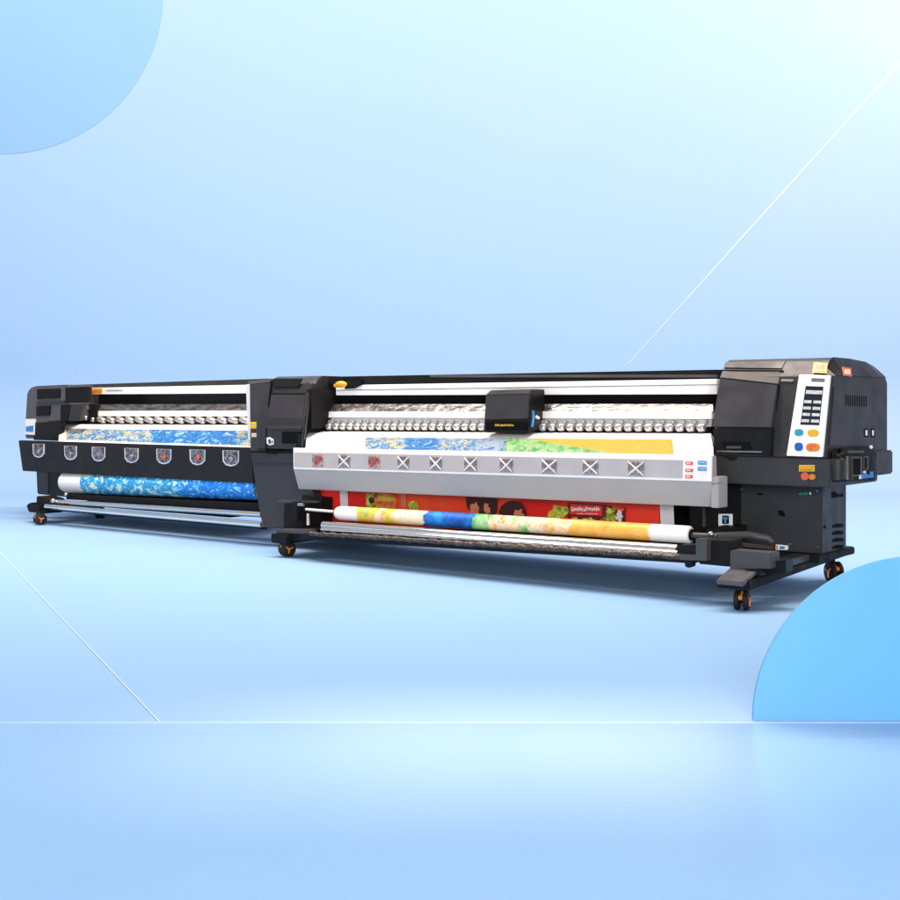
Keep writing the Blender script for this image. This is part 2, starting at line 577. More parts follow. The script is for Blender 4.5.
# ------------------------------------------------------------------ shared printer parts
def caster(pu, pv, ztop, parent, turn=0.5, r=0.062, tint='orange'):
    """swivel caster: twin rubber wheels, orange brake hub, fork, mounting plate"""
    ax = Vector((math.cos(turn), math.sin(turn), 0))
    fw = Vector((-math.sin(turn), math.cos(turn), 0))
    c = Vector((pu, pv, r))
    mb = MB()
    mb.path([c - ax * 0.012, c - ax * 0.008, c + ax * 0.008, c + ax * 0.012], [0.02] * 4, 12)
    mb.path([Vector((pu, pv, r * 1.15)) + fw * 0.02, Vector((pu, pv, ztop - 0.012)) + fw * 0.028], [0.026, 0.020], 14)
    mb.box(pu - 0.045, pu + 0.045, pv - 0.02, pv + 0.075, ztop - 0.016, ztop + 0.002, 0.002)
    body = mb.build('caster', M['flat'], parent)
    for s in (-1, 1):
        w0 = c + ax * (0.013 * s)
        w1 = c + ax * (0.045 * s)
        mb = MB()
        n = (w1 - w0)
        mb.path([w0, w0 + n * 0.15, w0 + n * 0.85, w1], [r * 0.88, r, r, r * 0.86], 28)
        wh = mb.build('wheel', M['rubber'], body, ang=50)
        mb = MB()
        mb.path([w1 - n * 0.05, w1 + n * 0.10], [r * 0.22, r * 0.16], 14)
        for k in range(3):
            t = k * 2 * math.pi / 3 + 0.4
            q = w1 + n * 0.12 + (fw * math.cos(t) + Vector((0, 0, 1)) * math.sin(t)) * r * 0.55
            mb.path([w1 + n * 0.12, q], [0.006, 0.006], 8)
        mb.build('hub', M[tint], wh)
    mb = MB()
    p = Vector((pu, pv, r * 1.35)) - fw * 0.045
    mb.path([p - ax * 0.012, p + ax * 0.012], [0.016, 0.016], 12)
    mb.path([p, p + fw * 0.05 + Vector((0, 0, 0.03))], [0.010, 0.008], 10)
    mb.build('brake_lever', M[tint], body)
    return body


def strokes(px0, py0, px1, py1, n, v, m, name, parent, lift=0.004, seed=1, label=None, fat=0.42):
    """small unreadable lettering: a row of short strokes of print"""
    rnd = random.Random(seed)
    mb = MB()
    wd = (px1 - px0) / n
    for i in range(n):
        x = px0 + wd * i
        t = rnd.random()
        h0 = py0 + (py1 - py0) * rnd.uniform(0, 0.35)
        h1 = py1 - (py1 - py0) * rnd.uniform(0, 0.2)
        mb.plate([(x, h0), (x + wd * fat, h0), (x + wd * fat, h1), (x, h1)], v, 0.002, 0, lift)
        if t > 0.3:
            ym = h0 + (h1 - h0) * rnd.uniform(0.1, 0.8)
            mb.plate([(x + wd * fat, ym), (x + wd * 0.85, ym), (x + wd * 0.85, ym + (py1 - py0) * 0.22), (x + wd * fat, ym + (py1 - py0) * 0.22)], v, 0.002, 0, lift)
    return mb.build(name, m, parent, label)


def rect(x0, y0, x1, y1):
    return [(x0, y0), (x1, y0), (x1, y1), (x0, y1)]


# ================================================================== NEAR PRINTER
P = thing('wide_format_printer', 'near charcoal wide format printer with silver fan bar and control panel', 'printer', (-2.4, 0.9, 0))


def vhead(y):                                                        # slanted front of the end housings
    if y >= 429:
        return 0.63
    if y >= 376:
        return 0.63 + (429 - y) / 53 * 0.12
    return 0.75 + (376 - y) / 16 * 0.11


def vpan(y):
    return 0.63 + (457 - y) / 82 * 0.12


def head_loop(u, f, top, front=0.0, zb=0.95, kink=True):
    pts = [(0.63, zb), (0.63 if kink else 0.673, 1.145), (0.75, 1.495), (0.80, 1.552), (0.845, 1.60), (0.90, 1.622), (1.20, 1.620), (1.50, 1.606), (1.66, 1.580), (1.74, 1.53), (1.775, 1.46), (1.775, zb)]
    out = []
    for v, z in pts:
        if z > top:
            z = top + (z - top) * f
        out.append((u, v + front, z))
    return out


# right end housing
mb = MB()
mb.multi([head_loop(-0.53, 1, 1.5, 0.012, kink=False), head_loop(-0.50, 1, 1.5, kink=False), head_loop(0.235, 1, 1.5, kink=False), head_loop(0.30, 0.0, 1.497, 0.004, kink=False)], 0.006)
HR = mb.build('end_housing', M['char'], P, ang=20)
mb = MB()
ca = [Vector(p) for p in head_loop(0.238, 1, 1.5, kink=False) if p[2] > 1.497 or p[0] < 0][0:]
cb = [Vector((0.301, p.y + 0.004, 1.4985)) for p in ca]
of = Vector((0.004, 0, 0.003))
for k in range(len(ca) - 1):
    q4 = [ca[k] + of, ca[k + 1] + of, cb[k + 1] + of, cb[k] + of]
    mb.hull8(q4, [p - of * 0.9 for p in q4])
bmesh.ops.remove_doubles(mb.bm, verts=mb.bm.verts, dist=0.0003)
mb.build('top_trim', M['black'], HR)
# lid on the left part of the housing, seams and grip
mb = MB()
mb.plate([(719.5, 378.6), (777.6, 385.2), (771.3, 427.6), (712.2, 427)], lambda y: vhead(y) - 0.014, 0.075, 0.005)
mb.build('access_lid', M['char_lid'], HR)
mb = MB()
mb.plate([(722.8, 369), (781, 369.8), (778.5, 384.2), (720, 377.6)], lambda y: vhead(y) - 0.012, 0.025, 0.004)
mb.build('upper_cover', M['char_lid'], HR)
mb = MB()
mb.plate([(725, 361.8), (786, 360.6), (782, 368.6), (723.4, 367.8)], lambda y: vhead(y) - 0.012, 0.02, 0.004)
mb.build('top_cover', M['char'], HR)
mb = MB()
mb.plate([(712, 429), (771.4, 429.4), (770.8, 455.8), (716, 452.4)], lambda y: 0.612, 0.06, 0.005)
LW = mb.build('lower_skirt', M['black'], HR)
mb = MB()
mb.plate([(721.5, 441.5), (749, 442), (752, 449.5), (724, 449.5)], lambda y: 0.612, 0.02, 0.003, 0.004)
mb.build('grip_recess', M['groove'], LW)
mb = MB()
mb.plate(rect(726, 446, 741, 448.6), 0.603, 0.01, 0.002)
mb.build('latch', M['dgrey'], LW)
mb = MB()
mb.plate([(716, 450.6), (761.5, 451.2), (761.5, 452.6), (716, 452)], 0.600, 0.012, 0.001)
mb.build('chrome_trim', M['satin'], LW)
mb = MB()
mb.plate([(778.4, 385), (780, 385), (773.8, 428), (773, 456), (771.6, 456), (771.9, 428)], vpan, 0.01, 0, 0.003)
mb.plate([(720, 370.6), (720.2, 369.6), (783, 370), (783, 371)], vhead, 0.01, 0, 0.0135)
mb.build('seam', M['groove'], HR)
mb = MB()
mb.plate([(788.5, 361), (801, 361.5), (793, 382), (780.3, 381.6)], vhead, 0.012, 0.003, 0.006)
mb.build('corner_cover', M['char_lid'], HR)
# control panel
mb = MB()
mb.plate([(799, 374.2), (830.2, 375.4), (822.2, 457), (786.3, 455.8)], vpan, 0.03, 0.004, 0.016)
CP = mb.build('control_panel', M['white'], HR)


def cpq(s, t):                                                       # position on the panel: s across, t down
    tl, tr, br, bl = (799, 374.2), (830.2, 375.4), (822.2, 457), (786.3, 455.8)
    x = (tl[0] * (1 - s) + tr[0] * s) * (1 - t) + (bl[0] * (1 - s) + br[0] * s) * t
    y = (tl[1] * (1 - s) + tr[1] * s) * (1 - t) + (bl[1] * (1 - s) + br[1] * s) * t
    return (x, y)


def cpr(s0, t0, s1, t1):
    return [cpq(s0, t0), cpq(s1, t0), cpq(s1, t1), cpq(s0, t1)]


mb = MB()
mb.plate(cpr(0.26, 0.14, 0.82, 0.615), vpan, 0.006, 0.001, 0.019)
SC = mb.build('display', M['screen'], CP)
mb = MB()
mb.plate(cpr(0.42, 0.04, 0.84, 0.085), vpan, 0.004, 0, 0.0185)
mb.build('model_strip', M['satin'], CP)
mb = MB()
mb.plate(cpr(0.30, 0.19, 0.80, 0.235), vpan, 0.004, 0, 0.021)
for r_ in range(5):
    for q in range(2):
        if r_ == 0:
            continue
        s0 = 0.28 + q * 0.29
        mb.plate(cpr(s0, 0.235 + r_ * 0.078, s0 + 0.23, 0.270 + r_ * 0.078), vpan, 0.004, 0, 0.021)
mb.build('key_row', M['cell'], SC)
for s, t, m, lab in ((0.25, 0.71, 'teal', 'teal button'), (0.66, 0.71, 'yellow', 'amber button'), (0.30, 0.885, 'blue', 'blue button'), (0.70, 0.885, 'orange', 'orange button')):
    x, y = cpq(s, t)
    rx, ry = (5.4, 3.6) if m in ('yellow',) else ((6.8, 4.2) if m == 'orange' else ((4.2, 3.4) if m == 'teal' else (4.0, 4.2)))
    mb = MB()
    mb.plate([(x + rx * math.copysign(abs(math.cos(k * math.pi / 12)) ** 0.7, math.cos(k * math.pi / 12)), y + ry * math.copysign(abs(math.sin(k * math.pi / 12)) ** 0.7, math.sin(k * math.pi / 12))) for k in range(24)], vpan, 0.02, 0.003, 0.026)
    mb.build('button', M[m], CP, lab)
x, y = cpq(0.70, 0.885)
mb = MB()
mb.plate([(x - 4, y - 2), (x - 1, y - 2.6), (x - 0.6, y + 1), (x - 3.4, y + 2.2)], vpan, 0.004, 0, 0.029)
mb.plate([(x + 0.6, y - 2.6), (x + 2.6, y - 2), (x + 2.2, y - 0.4), (x + 0.8, y - 0.6)], vpan, 0.004, 0, 0.029)
mb.build('button_symbol', M['redor'], CP)
# stickers on the top of the housing
ST = MB()
ST.plate([(813.9, 362.2), (827.6, 363.2), (826.4, 373.2), (812.4, 372.6)], vhead, 0.004, 0, 0.022)
S1 = ST.build('warning_sticker', M['ystick'], HR, 'yellow sticker with red marks')
strokes(816, 363.6, 825, 369.2, 3, vhead, M['red'], 'lettering', S1, 0.025, 3, fat=0.72)
strokes(815, 370.6, 825, 371.8, 8, vhead, M['slogan'], 'lettering', S1, 0.025, 4)
mb = MB()
mb.splate([(843, 367), (851, 367.9), (852, 376.6), (844, 375.6)], lambda y: 0.314 - max(0, (377 - y)) * 0.0030, 0.008, 0)
S2 = mb.build('warning_sticker', M['redor'], HR, 'orange red sticker')
mb = MB()
for k in range(3):
    mb.splate([(845 + k * 2, 369 + k * .2), (846 + k * 2, 369.1 + k * .2), (846.4 + k * 2, 374 + k * .2), (845.4 + k * 2, 373.9 + k * .2)], lambda y: 0.317 - max(0, (377 - y)) * 0.0030, 0.004, 0)
mb.build('lettering', M['cream'], S2)
# side of the housing
mb = MB()
mb.splate([(834.5, 386.5), (879.5, 393), (884, 447.5), (829.5, 446)], 0.309, 0.012, 0.004)
SD = mb.build('side_panel', M['char'], HR)
for k in range(10):
    x = 845.6 + k * 2.25
    mb = MB()
    mb.splate([(x, 395.0 + k * .12), (x + 0.9, 395 + k * .12), (x + 1.2, 405.6 + k * .1), (x + 0.3, 405.6 + k * .1)], 0.3105, 0.004, 0)
    mb.build('vent_slot', M['groove'], SD)
for x0, x1 in ((864.4, 868.6), (871, 875)):
    mb = MB()
    mb.splate(rect(x0, 428.7, x1, 437), 0.3115, 0.006, 0.001)
    p1 = mb.build('socket', M['groove'], SD)
    mb = MB()
    mb.splate(rect(x0 + 1.4, 430.2, x1 - 1.0, 435.6), 0.314, 0.006, 0.0005)
    mb.build('socket_clip', M['lip'], p1)

# tray under the housing
mb = MB()
mb.box(-0.60, 0.33, 0.625, 1.50, 0.757, 0.945, 0.008)
mb.box(-0.30, 0.338, 1.44, 1.79, 0.80, 0.972, 0.01)
TR = mb.build('lower_tray', M['char_low'], P)
mb = MB()
mb.plate([(723.5, 456.6), (737, 457.2), (737, 459), (733, 460.5), (728, 460), (727, 457.8), (723.5, 458)], 0.625, 0.02, 0.001, 0.006)
mb.build('tray_lip', M['black'], TR)
mb = MB()
mb.splate([(833.5, 449), (873.5, 446.5), (874.5, 480.2), (834, 482.5)], 0.338, 0.012, 0.003)
RB = mb.build('connector_bay', M['flat'], TR)
mb = MB()
mb.path([SP(837.5, 451.5, 0.345), SP(837, 460, 0.352), SP(837.5, 479, 0.352)], [0.05, 0.056, 0.05], 14)
mb.path([SP(847, 456, 0.345), SP(847, 479.5, 0.345)], [0.035, 0.04], 12)
mb.build('hose', M['brown'], RB)
mb = MB()
mb.splate(rect(852, 456.6, 862.5, 476.5), 0.348, 0.012, 0.002)
mb.splate(rect(864.5, 456.2, 868.5, 470), 0.348, 0.012, 0.002)
fr = mb.build('socket_frame', M['dgrey'], RB)
mb = MB()
mb.splate(rect(853.4, 458.4, 860.6, 474.6), 0.351, 0.006, 0.001)
mb.build('socket', M['groove'], fr)
mb = MB()
mb.splate(rect(865.3, 457.6, 867.3, 469), 0.351, 0.006, 0.001)
mb.build('socket', M['groove'], fr)
mb = MB()
mb.splate(rect(848, 450.6, 864, 453), 0.345, 0.01, 0.002)
mb.build('cable_clip', M['dgrey'], RB)
mb = MB()
for k, (x0, y0, x1, y1) in enumerate(((862, 474, 864, 478.6), (864.6, 473.2, 867, 478.4), (867.8, 474.4, 869.6, 478), (870.2, 471.6, 873.4, 477.6))):
    mb.splate(rect(x0, y0, x1, y1), 0.349, 0.004, 0)
mb.build('maker_lettering', M['sky'], RB)
mb = MB()
mb.splate(rect(859.4, 475, 861.4, 479), 0.349, 0.004, 0)
mb.build('maker_lettering', M['lip'], RB)
mb = MB()
mb.splate(rect(863.6, 471, 866, 473), 0.349, 0.004, 0)
mb.build('maker_lettering', M['lip'], RB)
mb = MB()
mb.sphere(SP(871, 447.2, 0.35), 0.013)
mb.build('knob', M['lip'], TR)
# stickers on the tray front
mb = MB()
mb.plate(rect(799, 465, 814.6, 471.4), 0.625, 0.003, 0, 0.004)
ys = mb.build('warning_sticker', M['ystick'], TR, 'yellow text sticker')
strokes(800, 466, 814, 468, 10, 0.625, M['tomato'], 'lettering', ys, 0.006, 8)
strokes(800, 468.8, 814, 470.6, 11, 0.625, M['slogan'], 'lettering', ys, 0.006, 9)
for xx, yy, rx, ry, m in ((804.6, 476.3, 4.0, 4.0, 'redor'), (811.8, 477, 3.3, 3.0, 'orange')):
    mb = MB()
    mb.plate([(xx + rx * math.cos(k * math.pi / 10), yy + ry * math.sin(k * math.pi / 10)) for k in range(20)], 0.625, 0.02, 0.002, 0.012)
    mb.build('round_badge', M[m], TR)

# base cabinet
mb = MB()
mb.box(-0.80, 0.102, 1.05, 1.50, 0.262, 0.757, 0.006)
CB = mb.build('base_cabinet', M['char_low'], P)
mb = MB()
mb.plate([(757 + 3.5 * math.cos(k * math.pi / 8) + 3, 494.2 + 1.1 * math.sin(k * math.pi / 8)) for k in range(16)], 1.05, 0.01, 0, 0.003)
mb.build('finger_hole', M['groove'], CB)
mb = MB()
mb.plate([(778.2, 510.2), (781, 510.2), (784.6, 513), (784.8, 516.6), (778.4, 515.6)], 1.05, 0.01, 0, 0.003)
mb.build('finger_hole', M['groove'], CB)
strokes(799, 492.4, 808, 495.2, 5, 1.05, M['teal'], 'lettering', CB, 0.003, 12, fat=0.55)
mb = MB()
mb.plate(rect(809.4, 492.2, 811, 494.6), 1.05, 0.002, 0, 0.003)
mb.build('lettering', M['cream'], CB)
mb = MB()
mb.splate([(831.5, 492), (836, 491.8), (837, 494), (843.5, 493.6), (843.5, 496.6), (832, 498)], 0.104, 0.01, 0)
mb.build('side_latch', M['groove'], CB)
for k in range(4):
    y = 523.6 + k * 7.1
    mb = MB()
    mb.splate([(832.5, y + 1.6), (837, y), (843.4, y), (843.4, y + 3.6), (832.5, y + 4.2)], 0.104, 0.01, 0)
    mb.build('vent_slot', M['groove'], CB)
mb = MB()
mb.splate([(824.8 + 1.2 * math.cos(k * math.pi / 5), 527 + 1.8 * math.sin(k * math.pi / 5)) for k in range(10)], 0.104, 0.01, 0)
mb.build('screw_hole', M['groove'], CB)
for sx_, sy_ in ((742, 489.5), (817, 491), (817.6, 546.6), (790, 544)):
    mb = MB()
    mb.plate([(sx_ + 0.75 * math.cos(k * math.pi / 5), sy_ + 0.75 * math.sin(k * math.pi / 5)) for k in range(10)], 1.05, 0.006, 0, 0.003)
    mb.build('screw', M['satin'], CB)
# black post between cabinet and web, with its switch
mb = MB()
mb.box(-0.80, -0.50, 0.82, 1.045, 0.30, 0.755, 0.004)
PO = mb.build('inner_post', M['black'], P)
mb = MB()
mb.plate(rect(702.5, 508, 704.8, 527), 0.80, 0.02, 0.001)
mb.build('post_edge', M['dgrey'], PO)
mb = MB()
mb.plate(rect(716.2, 512, 734.2, 530), 0.80, 0.04, 0.003)
SW = mb.build('switch_plate', M['black'], P)
mb = MB()
mb.plate(rect(718.2, 514, 732.4, 526.4), 0.795, 0.02, 0.002)
mb.build('switch_bezel', M['lip'], SW)
mb = MB()
mb.plate(rect(722, 515.6, 728.6, 524), 0.788, 0.02, 0.003)
mb.build('rocker_switch', M['groove'], SW)
mb = MB()
mb.plate([(722.8, 517), (727.8, 517), (727.8, 519), (726.4, 519.6), (726.4, 523), (724.2, 523), (724.2, 519.6), (722.8, 519)], 0.786, 0.004, 0)
mb.build('switch_symbol', M['sky'], SW)

# ---- left end cabinet
mb = MB()
lp = [head_loop(-5.165, 1, 1.5, 0.02, 0.90), head_loop(-5.13, 1, 1.5, 0, 0.90), head_loop(-4.575, 1, 1.5, 0, 0.90), head_loop(-4.555, 1, 1.5, 0.006, 0.90)]
lp = [[(u + (0.0 if z > 1.3 else (-0.09 if z < 1.0 else 0.04)) * (1 if u > -4.8 else 0), v, z - 0.055 * (1 if z > 1.52 else 0)) for u, v, z in l] for l in lp]
mb.multi(lp, 0.005)
HL = mb.build('end_housing', M['char'], P)
mb = MB()
a = [LP(x, y, vhead(y) + 0.03) for x, y in [(249.4, 384), (271.5, 382), (266.2, 427), (266, 452), (250.2, 451.6)]]
mb.hull8(a, [p + Vector((0, 0.95, 0)) for p in a], 0.005)
mb.build('outer_cover', M['char_low'], HL)
mb = MB()
a = [LP(x, y, vhead(y) + 0.03) for x, y in [(247.5, 381.2), (272, 379), (271.5, 382), (248.6, 384.6)]]
mb.hull8(a, [p + Vector((0, 0.9, 0)) for p in a], 0.004)
mb.build('outer_cap', M['mid'], HL)
mb = MB()
mb.plate([(273.4, 378.4), (302, 378.6), (297.6, 387), (273, 387)], vhead, 0.012, 0.002, 0.006)
mb.build('top_recess', M['flat'], HL)
mb = MB()
mb.plate([(270.8, 394.6), (305.4, 394.6), (302.6, 420.2), (268.6, 420.4)], vhead, 0.016, 0.003, 0.012)
mb.build('access_lid', M['char_lid'], HL)
mb = MB()
mb.plate([(268.4, 424), (302.6, 424), (301.6, 429), (267.6, 429)], vhead, 0.012, 0.002, 0.008)
mb.build('cover_strip', M['char_lid'], HL)
mb = MB()
mb.plate([(268.2, 421), (303, 420.8), (302.8, 423.4), (268.2, 423.6)], vhead, 0.01, 0, 0.004)
mb.plate([(270.6, 394.4), (270.7, 393.2), (306, 393.2), (305.8, 394.2)], vhead, 0.01, 0, 0.004)
mb.plate([(271.8, 380), (270.4, 380.6), (265.6, 428), (265.2, 450.6), (266.6, 450.6), (267, 428)], vhead, 0.02, 0, 0.003)
mb.build('seam', M['groove'], HL)
mb = MB()
mb.plate(rect(281.8, 431.6, 304.5, 443.4), vhead, 0.014, 0.001, 0.004)
sl = mb.build('hand_slot', M['groove'], HL)
mb = MB()
mb.plate(rect(297, 434, 301.6, 447), vhead, 0.02, 0.002, 0.012)
mb.build('latch', M['black'], HL)
mb = MB()
mb.plate([(306, 381.6), (310.6, 383.6), (304.8, 430), (303.4, 447), (300.6, 447), (302.8, 429)], vhead, 0.02, 0.003, 0.012)
mb.build('edge_trim', M['char_lid'], HL)
for q, (x0, y0, x1, y1, lab) in enumerate(((250, 422, 262.2, 428.4, 'larger yellow sticker'), (251.6, 433.2, 261.4, 437, 'smaller yellow sticker'))):
    mb = MB()
    mb.plate(rect(x0, y0, x1, y1), lambda y: vhead(y) + 0.03, 0.003, 0, 0.004)
    s_ = mb.build('warning_sticker', M['ystick'] if q == 0 else M['cream'], HL, lab)
    strokes(x0 + 0.6, y0 + 1, x1 - 0.6, y0 + (y1 - y0) * 0.45, 6, lambda y: vhead(y) + 0.03, M['teal'], 'lettering', s_, 0.006, 20 + q)
    strokes(x0 + 0.6, y0 + (y1 - y0) * 0.6, x1 - 0.6, y1 - 0.6, 7, lambda y: vhead(y) + 0.03, M['tomato'], 'lettering', s_, 0.006, 25 + q)
mb = MB()
mb.plate([(266.4, 437.8), (269.6, 437), (273.6, 439.4), (273.8, 444.4), (269.6, 445.4), (266.6, 443.6)], vhead, 0.003, 0, 0.006)
s_ = mb.build('round_badge', M['lip'], HL, 'white and tan round badge')
mb = MB()
mb.plate([(268, 440), (270, 439), (271, 443), (269, 444)], vhead, 0.003, 0, 0.009)
mb.plate([(271.4, 440.6), (272.8, 441), (272.6, 443.4), (271.6, 443)], vhead, 0.003, 0, 0.009)
mb.build('badge_symbol', M['chain'], s_)
# lower left body, tapering to its foot
mb = MB()
a = [LP(x, y, 0.64) for x, y in [(250.6, 453), (305, 454), (315, 500), (315, 529), (266.4, 528.4), (262.6, 525), (260.8, 520), (255.4, 489)]]
mb.hull8(a, [p + Vector((0, 0.95, 0)) for p in a], 0.008)
LB = mb.build('lower_body', M['char_low'], P)
mb = MB()
a = [LP(x, y, 0.63) for x, y in [(250.2, 452.4), (300, 453), (300, 464), (252.2, 463.4)]]
mb.hull8(a, [p + Vector((0, 0.3, 0)) for p in a], 0.004)
mb.build('body_band', M['char'], LB)
mb = MB()
mb.plate([(250, 451), (299, 452), (299, 453.2), (250, 452.4)], 0.63, 0.02, 0, 0.002)
mb.plate([(266, 451), (277, 451), (277, 454), (266, 453.6)], 0.63, 0.02, 0, 0.004)
mb.build('seam', M['groove'], LB)

# ---- beams between the housings
b_ = bar([((300, 377.2), (717, 369.6), 0.99), ((300, 385.6), (717, 378.4), 0.985)], [(1, 0.5), (0, 0.5)])
BM = b_.build('top_rail', M['flat'], P)
b_ = bar([((430, 374.6 + 0.2), (717, 374.6), 0.985), ((430, 377.4), (717, 377.6), 0.98)], [(1, 0.02), (0, 0.02)], 0.002)
b_.build('rail_trim', M['dgrey'], BM)
b_ = bar([((336, 385.3), (717, 378.9), 0.975), ((336, 390.2), (717, 384.5), 0.965), ((336, 395.2), (717, 394.2), 0.975)], [(2, 0.2), (0, 0.2)], 0.003)
GB = b_.build('gantry_beam', M['white'], P)
mb = MB()
a = [LP(336, 389.9, 0.966), LP(717, 384.2, 0.966), LP(717, 385, 0.966), LP(336, 390.7, 0.966)]
mb.hull8([p + Vector((0, -0.003, 0)) for p in a], [p + Vector((0, 0.01, 0)) for p in a])
mb.build('rail_groove', M['satin'], GB)
b_ = bar([((305, 395.2), (717, 394.0), 1.06), ((305, 404), (717, 404.0), 1.06)], [(1, 0.3), (0, 0.3)], 0.002)
b_.build('back_panel', M['groove'], P)
b_ = bar([((320, 404), (713, 404), 0.99), ((320, 412), (713, 411.4), 0.93)], [(1, 0.2), (0, 0.14)], 0.002)
b_.build('chrome_strip', M['wavy'], P)
b_ = bar([((323, 411.6), (712, 411.2), 0.925), ((323, 417.6), (712, 419.2), 0.918)], [(1, 0.12), (0, 0.12)], 0.003)
b_.build('roller_beam', M['white'], P)
b_ = bar([((318, 417.6), (712, 419.2), 0.965), ((318, 431.6), (710, 433.4), 0.93)], [(1, 0.2), (0, 0.2)], 0.002)
b_.build('roller_trough', M['flat'], P)
b_ = bar([((322, 418), (712, 419.6), 0.955), ((322, 425.2), (711, 426.8), 0.93)], [(1, 0.02), (0, 0.02)], 0.002)
b_.build('reflection_strip', M['lip'], P)  # pale plate put in for the blurred reflections above the rollers
pl, pr = LP(326, 426.6, 0.885), LP(707, 428.0, 0.885)
NR = 44
for k in range(NR):
    t = (k + 0.5) / NR
    c = pl.lerp(pr, t)
    mb = MB()
    if k == 0:
        w_ = 0.020
    mb.path([c + Vector((dx, 0, 0)) for dx in (-0.032, -0.027, -0.012, 0.012, 0.027, 0.032)], [0.013, 0.026, 0.0325, 0.0325, 0.026, 0.013], 16)
    ro = mb.build('pinch_roller', M['roller'], P, ang=60)
    mb = MB()
    jig = random.uniform(-0.004, 0.004)
    mb.box(c.x - 0.030 + jig, c.x + 0.030 + jig, c.y + 0.004, c.y + 0.05, c.z + 0.026, c.z + 0.060, 0.008)
    mb.build('roller_bracket', M['bracket'], ro)
mb = MB()
p, q = LP(320, 431.2, 0.87), LP(711, 433.4, 0.87)
p2, q2 = LP(320, 434.4, 0.80), LP(711, 436.6, 0.80)
mb.hull8([p, p2, p2 + Vector((0, 0, -0.06)), p + Vector((0, 0.1, -0.06))], [q, q2, q2 + Vector((0, 0, -0.06)), q + Vector((0, 0.1, -0.06))], 0.003)
mb.build('platen', M['lip'], P)
# inner face of the left housing and interior back wall
mb = MB()
mb.box(-4.56, -4.50, 0.70, 1.6, 1.085, 1.44, 0.003)
mb.build('inner_wall', M['flat'], P)
mb = MB()
mb.box(-4.56, -0.62, 1.12, 1.5, 0.24, 1.47, 0.003)  # black back box, carried lower as an added panel to darken the gap
mb.build('rear_frame', M['groove'], P)
# yellow latch on the beam
mb = MB()
c = LP(341, 384.4, 0.93)
mb.sphere(c, 0.072, (1.0, 0.35, 0.42), 18)
mb.sphere(c + Vector((-0.06, 0, -0.012)), 0.032, (1.0, 0.5, 0.6), 12)
LT = mb.build('beam_latch', M['yellow'], P)
mb = MB()
mb.plate([(347, 379.6), (361, 379.6), (360, 385.4), (354, 388.6), (344, 389)], 0.95, 0.05, 0.004)
mb.plate(rect(343, 377, 358, 379.4), 0.97, 0.04, 0.003)
mb.build('latch_bracket', M['black'], LT)

# carriage
mb = MB()
a = [LP(x, y, v) for x, y, v in [(490.4, 390.2, 0.78), (485.4, 395, 0.735), (484.6, 420.2, 0.70), (484.2, 432.6, 0.71)]]
b = [LP(x, y, v) for x, y, v in [(532, 389.2, 0.78), (529.2, 393.8, 0.735), (527.8, 419.4, 0.70), (527.8, 433.4, 0.71)]]
zt, zb_ = a[0].z, a[3].z
mb.hull8(a + [Vector((a[3].x, 0.96, zb_ + 0.03)), Vector((a[0].x, 0.96, zt + 0.004))], b + [Vector((b[3].x, 0.96, zb_ + 0.03)), Vector((b[0].x, 0.96, zt + 0.004))], 0.006)
CA = mb.build('print_carriage', M['black'], P)
mb = MB()
vc = lambda y: 0.735 - (y - 394) / 26 * 0.035
mb.plate([(485.6, 395.2), (529, 394), (527.4, 418.6), (484.8, 419.6)], vc, 0.015, 0.003, 0.008)
mb.build('carriage_cover', M['char_lid'], CA)
mb = MB()
mb.plate(rect(486, 422, 526, 430), 0.70, 0.012, 0.002, 0.006)
np_ = mb.build('name_plate', M['groove'], CA)
strokes(495, 423.8, 514, 426.4, 15, 0.70, M['ystick'], 'lettering', np_, 0.009, 31, fat=0.5)
mb = MB()
mb.path([SP(533, 411, b[1].x + 0.02), SP(533.4, 418, b[1].x + 0.03), SP(532, 427, b[1].x + 0.02)], 0.011, 10)
mb.build('ink_hose', M['sky'], CA)
mb = MB()
mb.sphere(SP(536.8, 417.2, b[1].x + 0.02), 0.014)
mb.sphere(SP(538.4, 418, b[1].x + 0.02), 0.012)
mb.build('hose_fitting', M['lip'], CA)

# silver fan bar
T, K, B_ = ((293.2, 448.4), (712.6, 456.0)), ((293.4, 469.4), (712, 482)), ((298.4, 489), (714, 507))
b_ = bar([(T[0], T[1], 0.385), (K[0], K[1], 0.36), (B_[0], B_[1], 0.43)], [(2, 0.06), (0, 0.06)], 0.005)
FB = b_.build('fan_bar', M['barlow'], P)


def onbar(s, t, out=0.0):                                           # upper face of the bar: s along, t down
    p = LP(*T[0], 0.385).lerp(LP(*T[1], 0.385), s)
    q = LP(*K[0], 0.36).lerp(LP(*K[1], 0.36), s)
    return p.lerp(q, t) + Vector((0, -out, out * 0.12))


def barquad(s0, t0, s1, t1, out, th, m, name, parent, bev=0.002, label=None):
    mb = MB()
    a = [onbar(s0, t0, out), onbar(s1, t0, out), onbar(s1, t1, out), onbar(s0, t1, out)]
    mb.hull8(a, [p + Vector((0, th, 0)) for p in a], bev)
    return mb.build(name, m, parent, label)


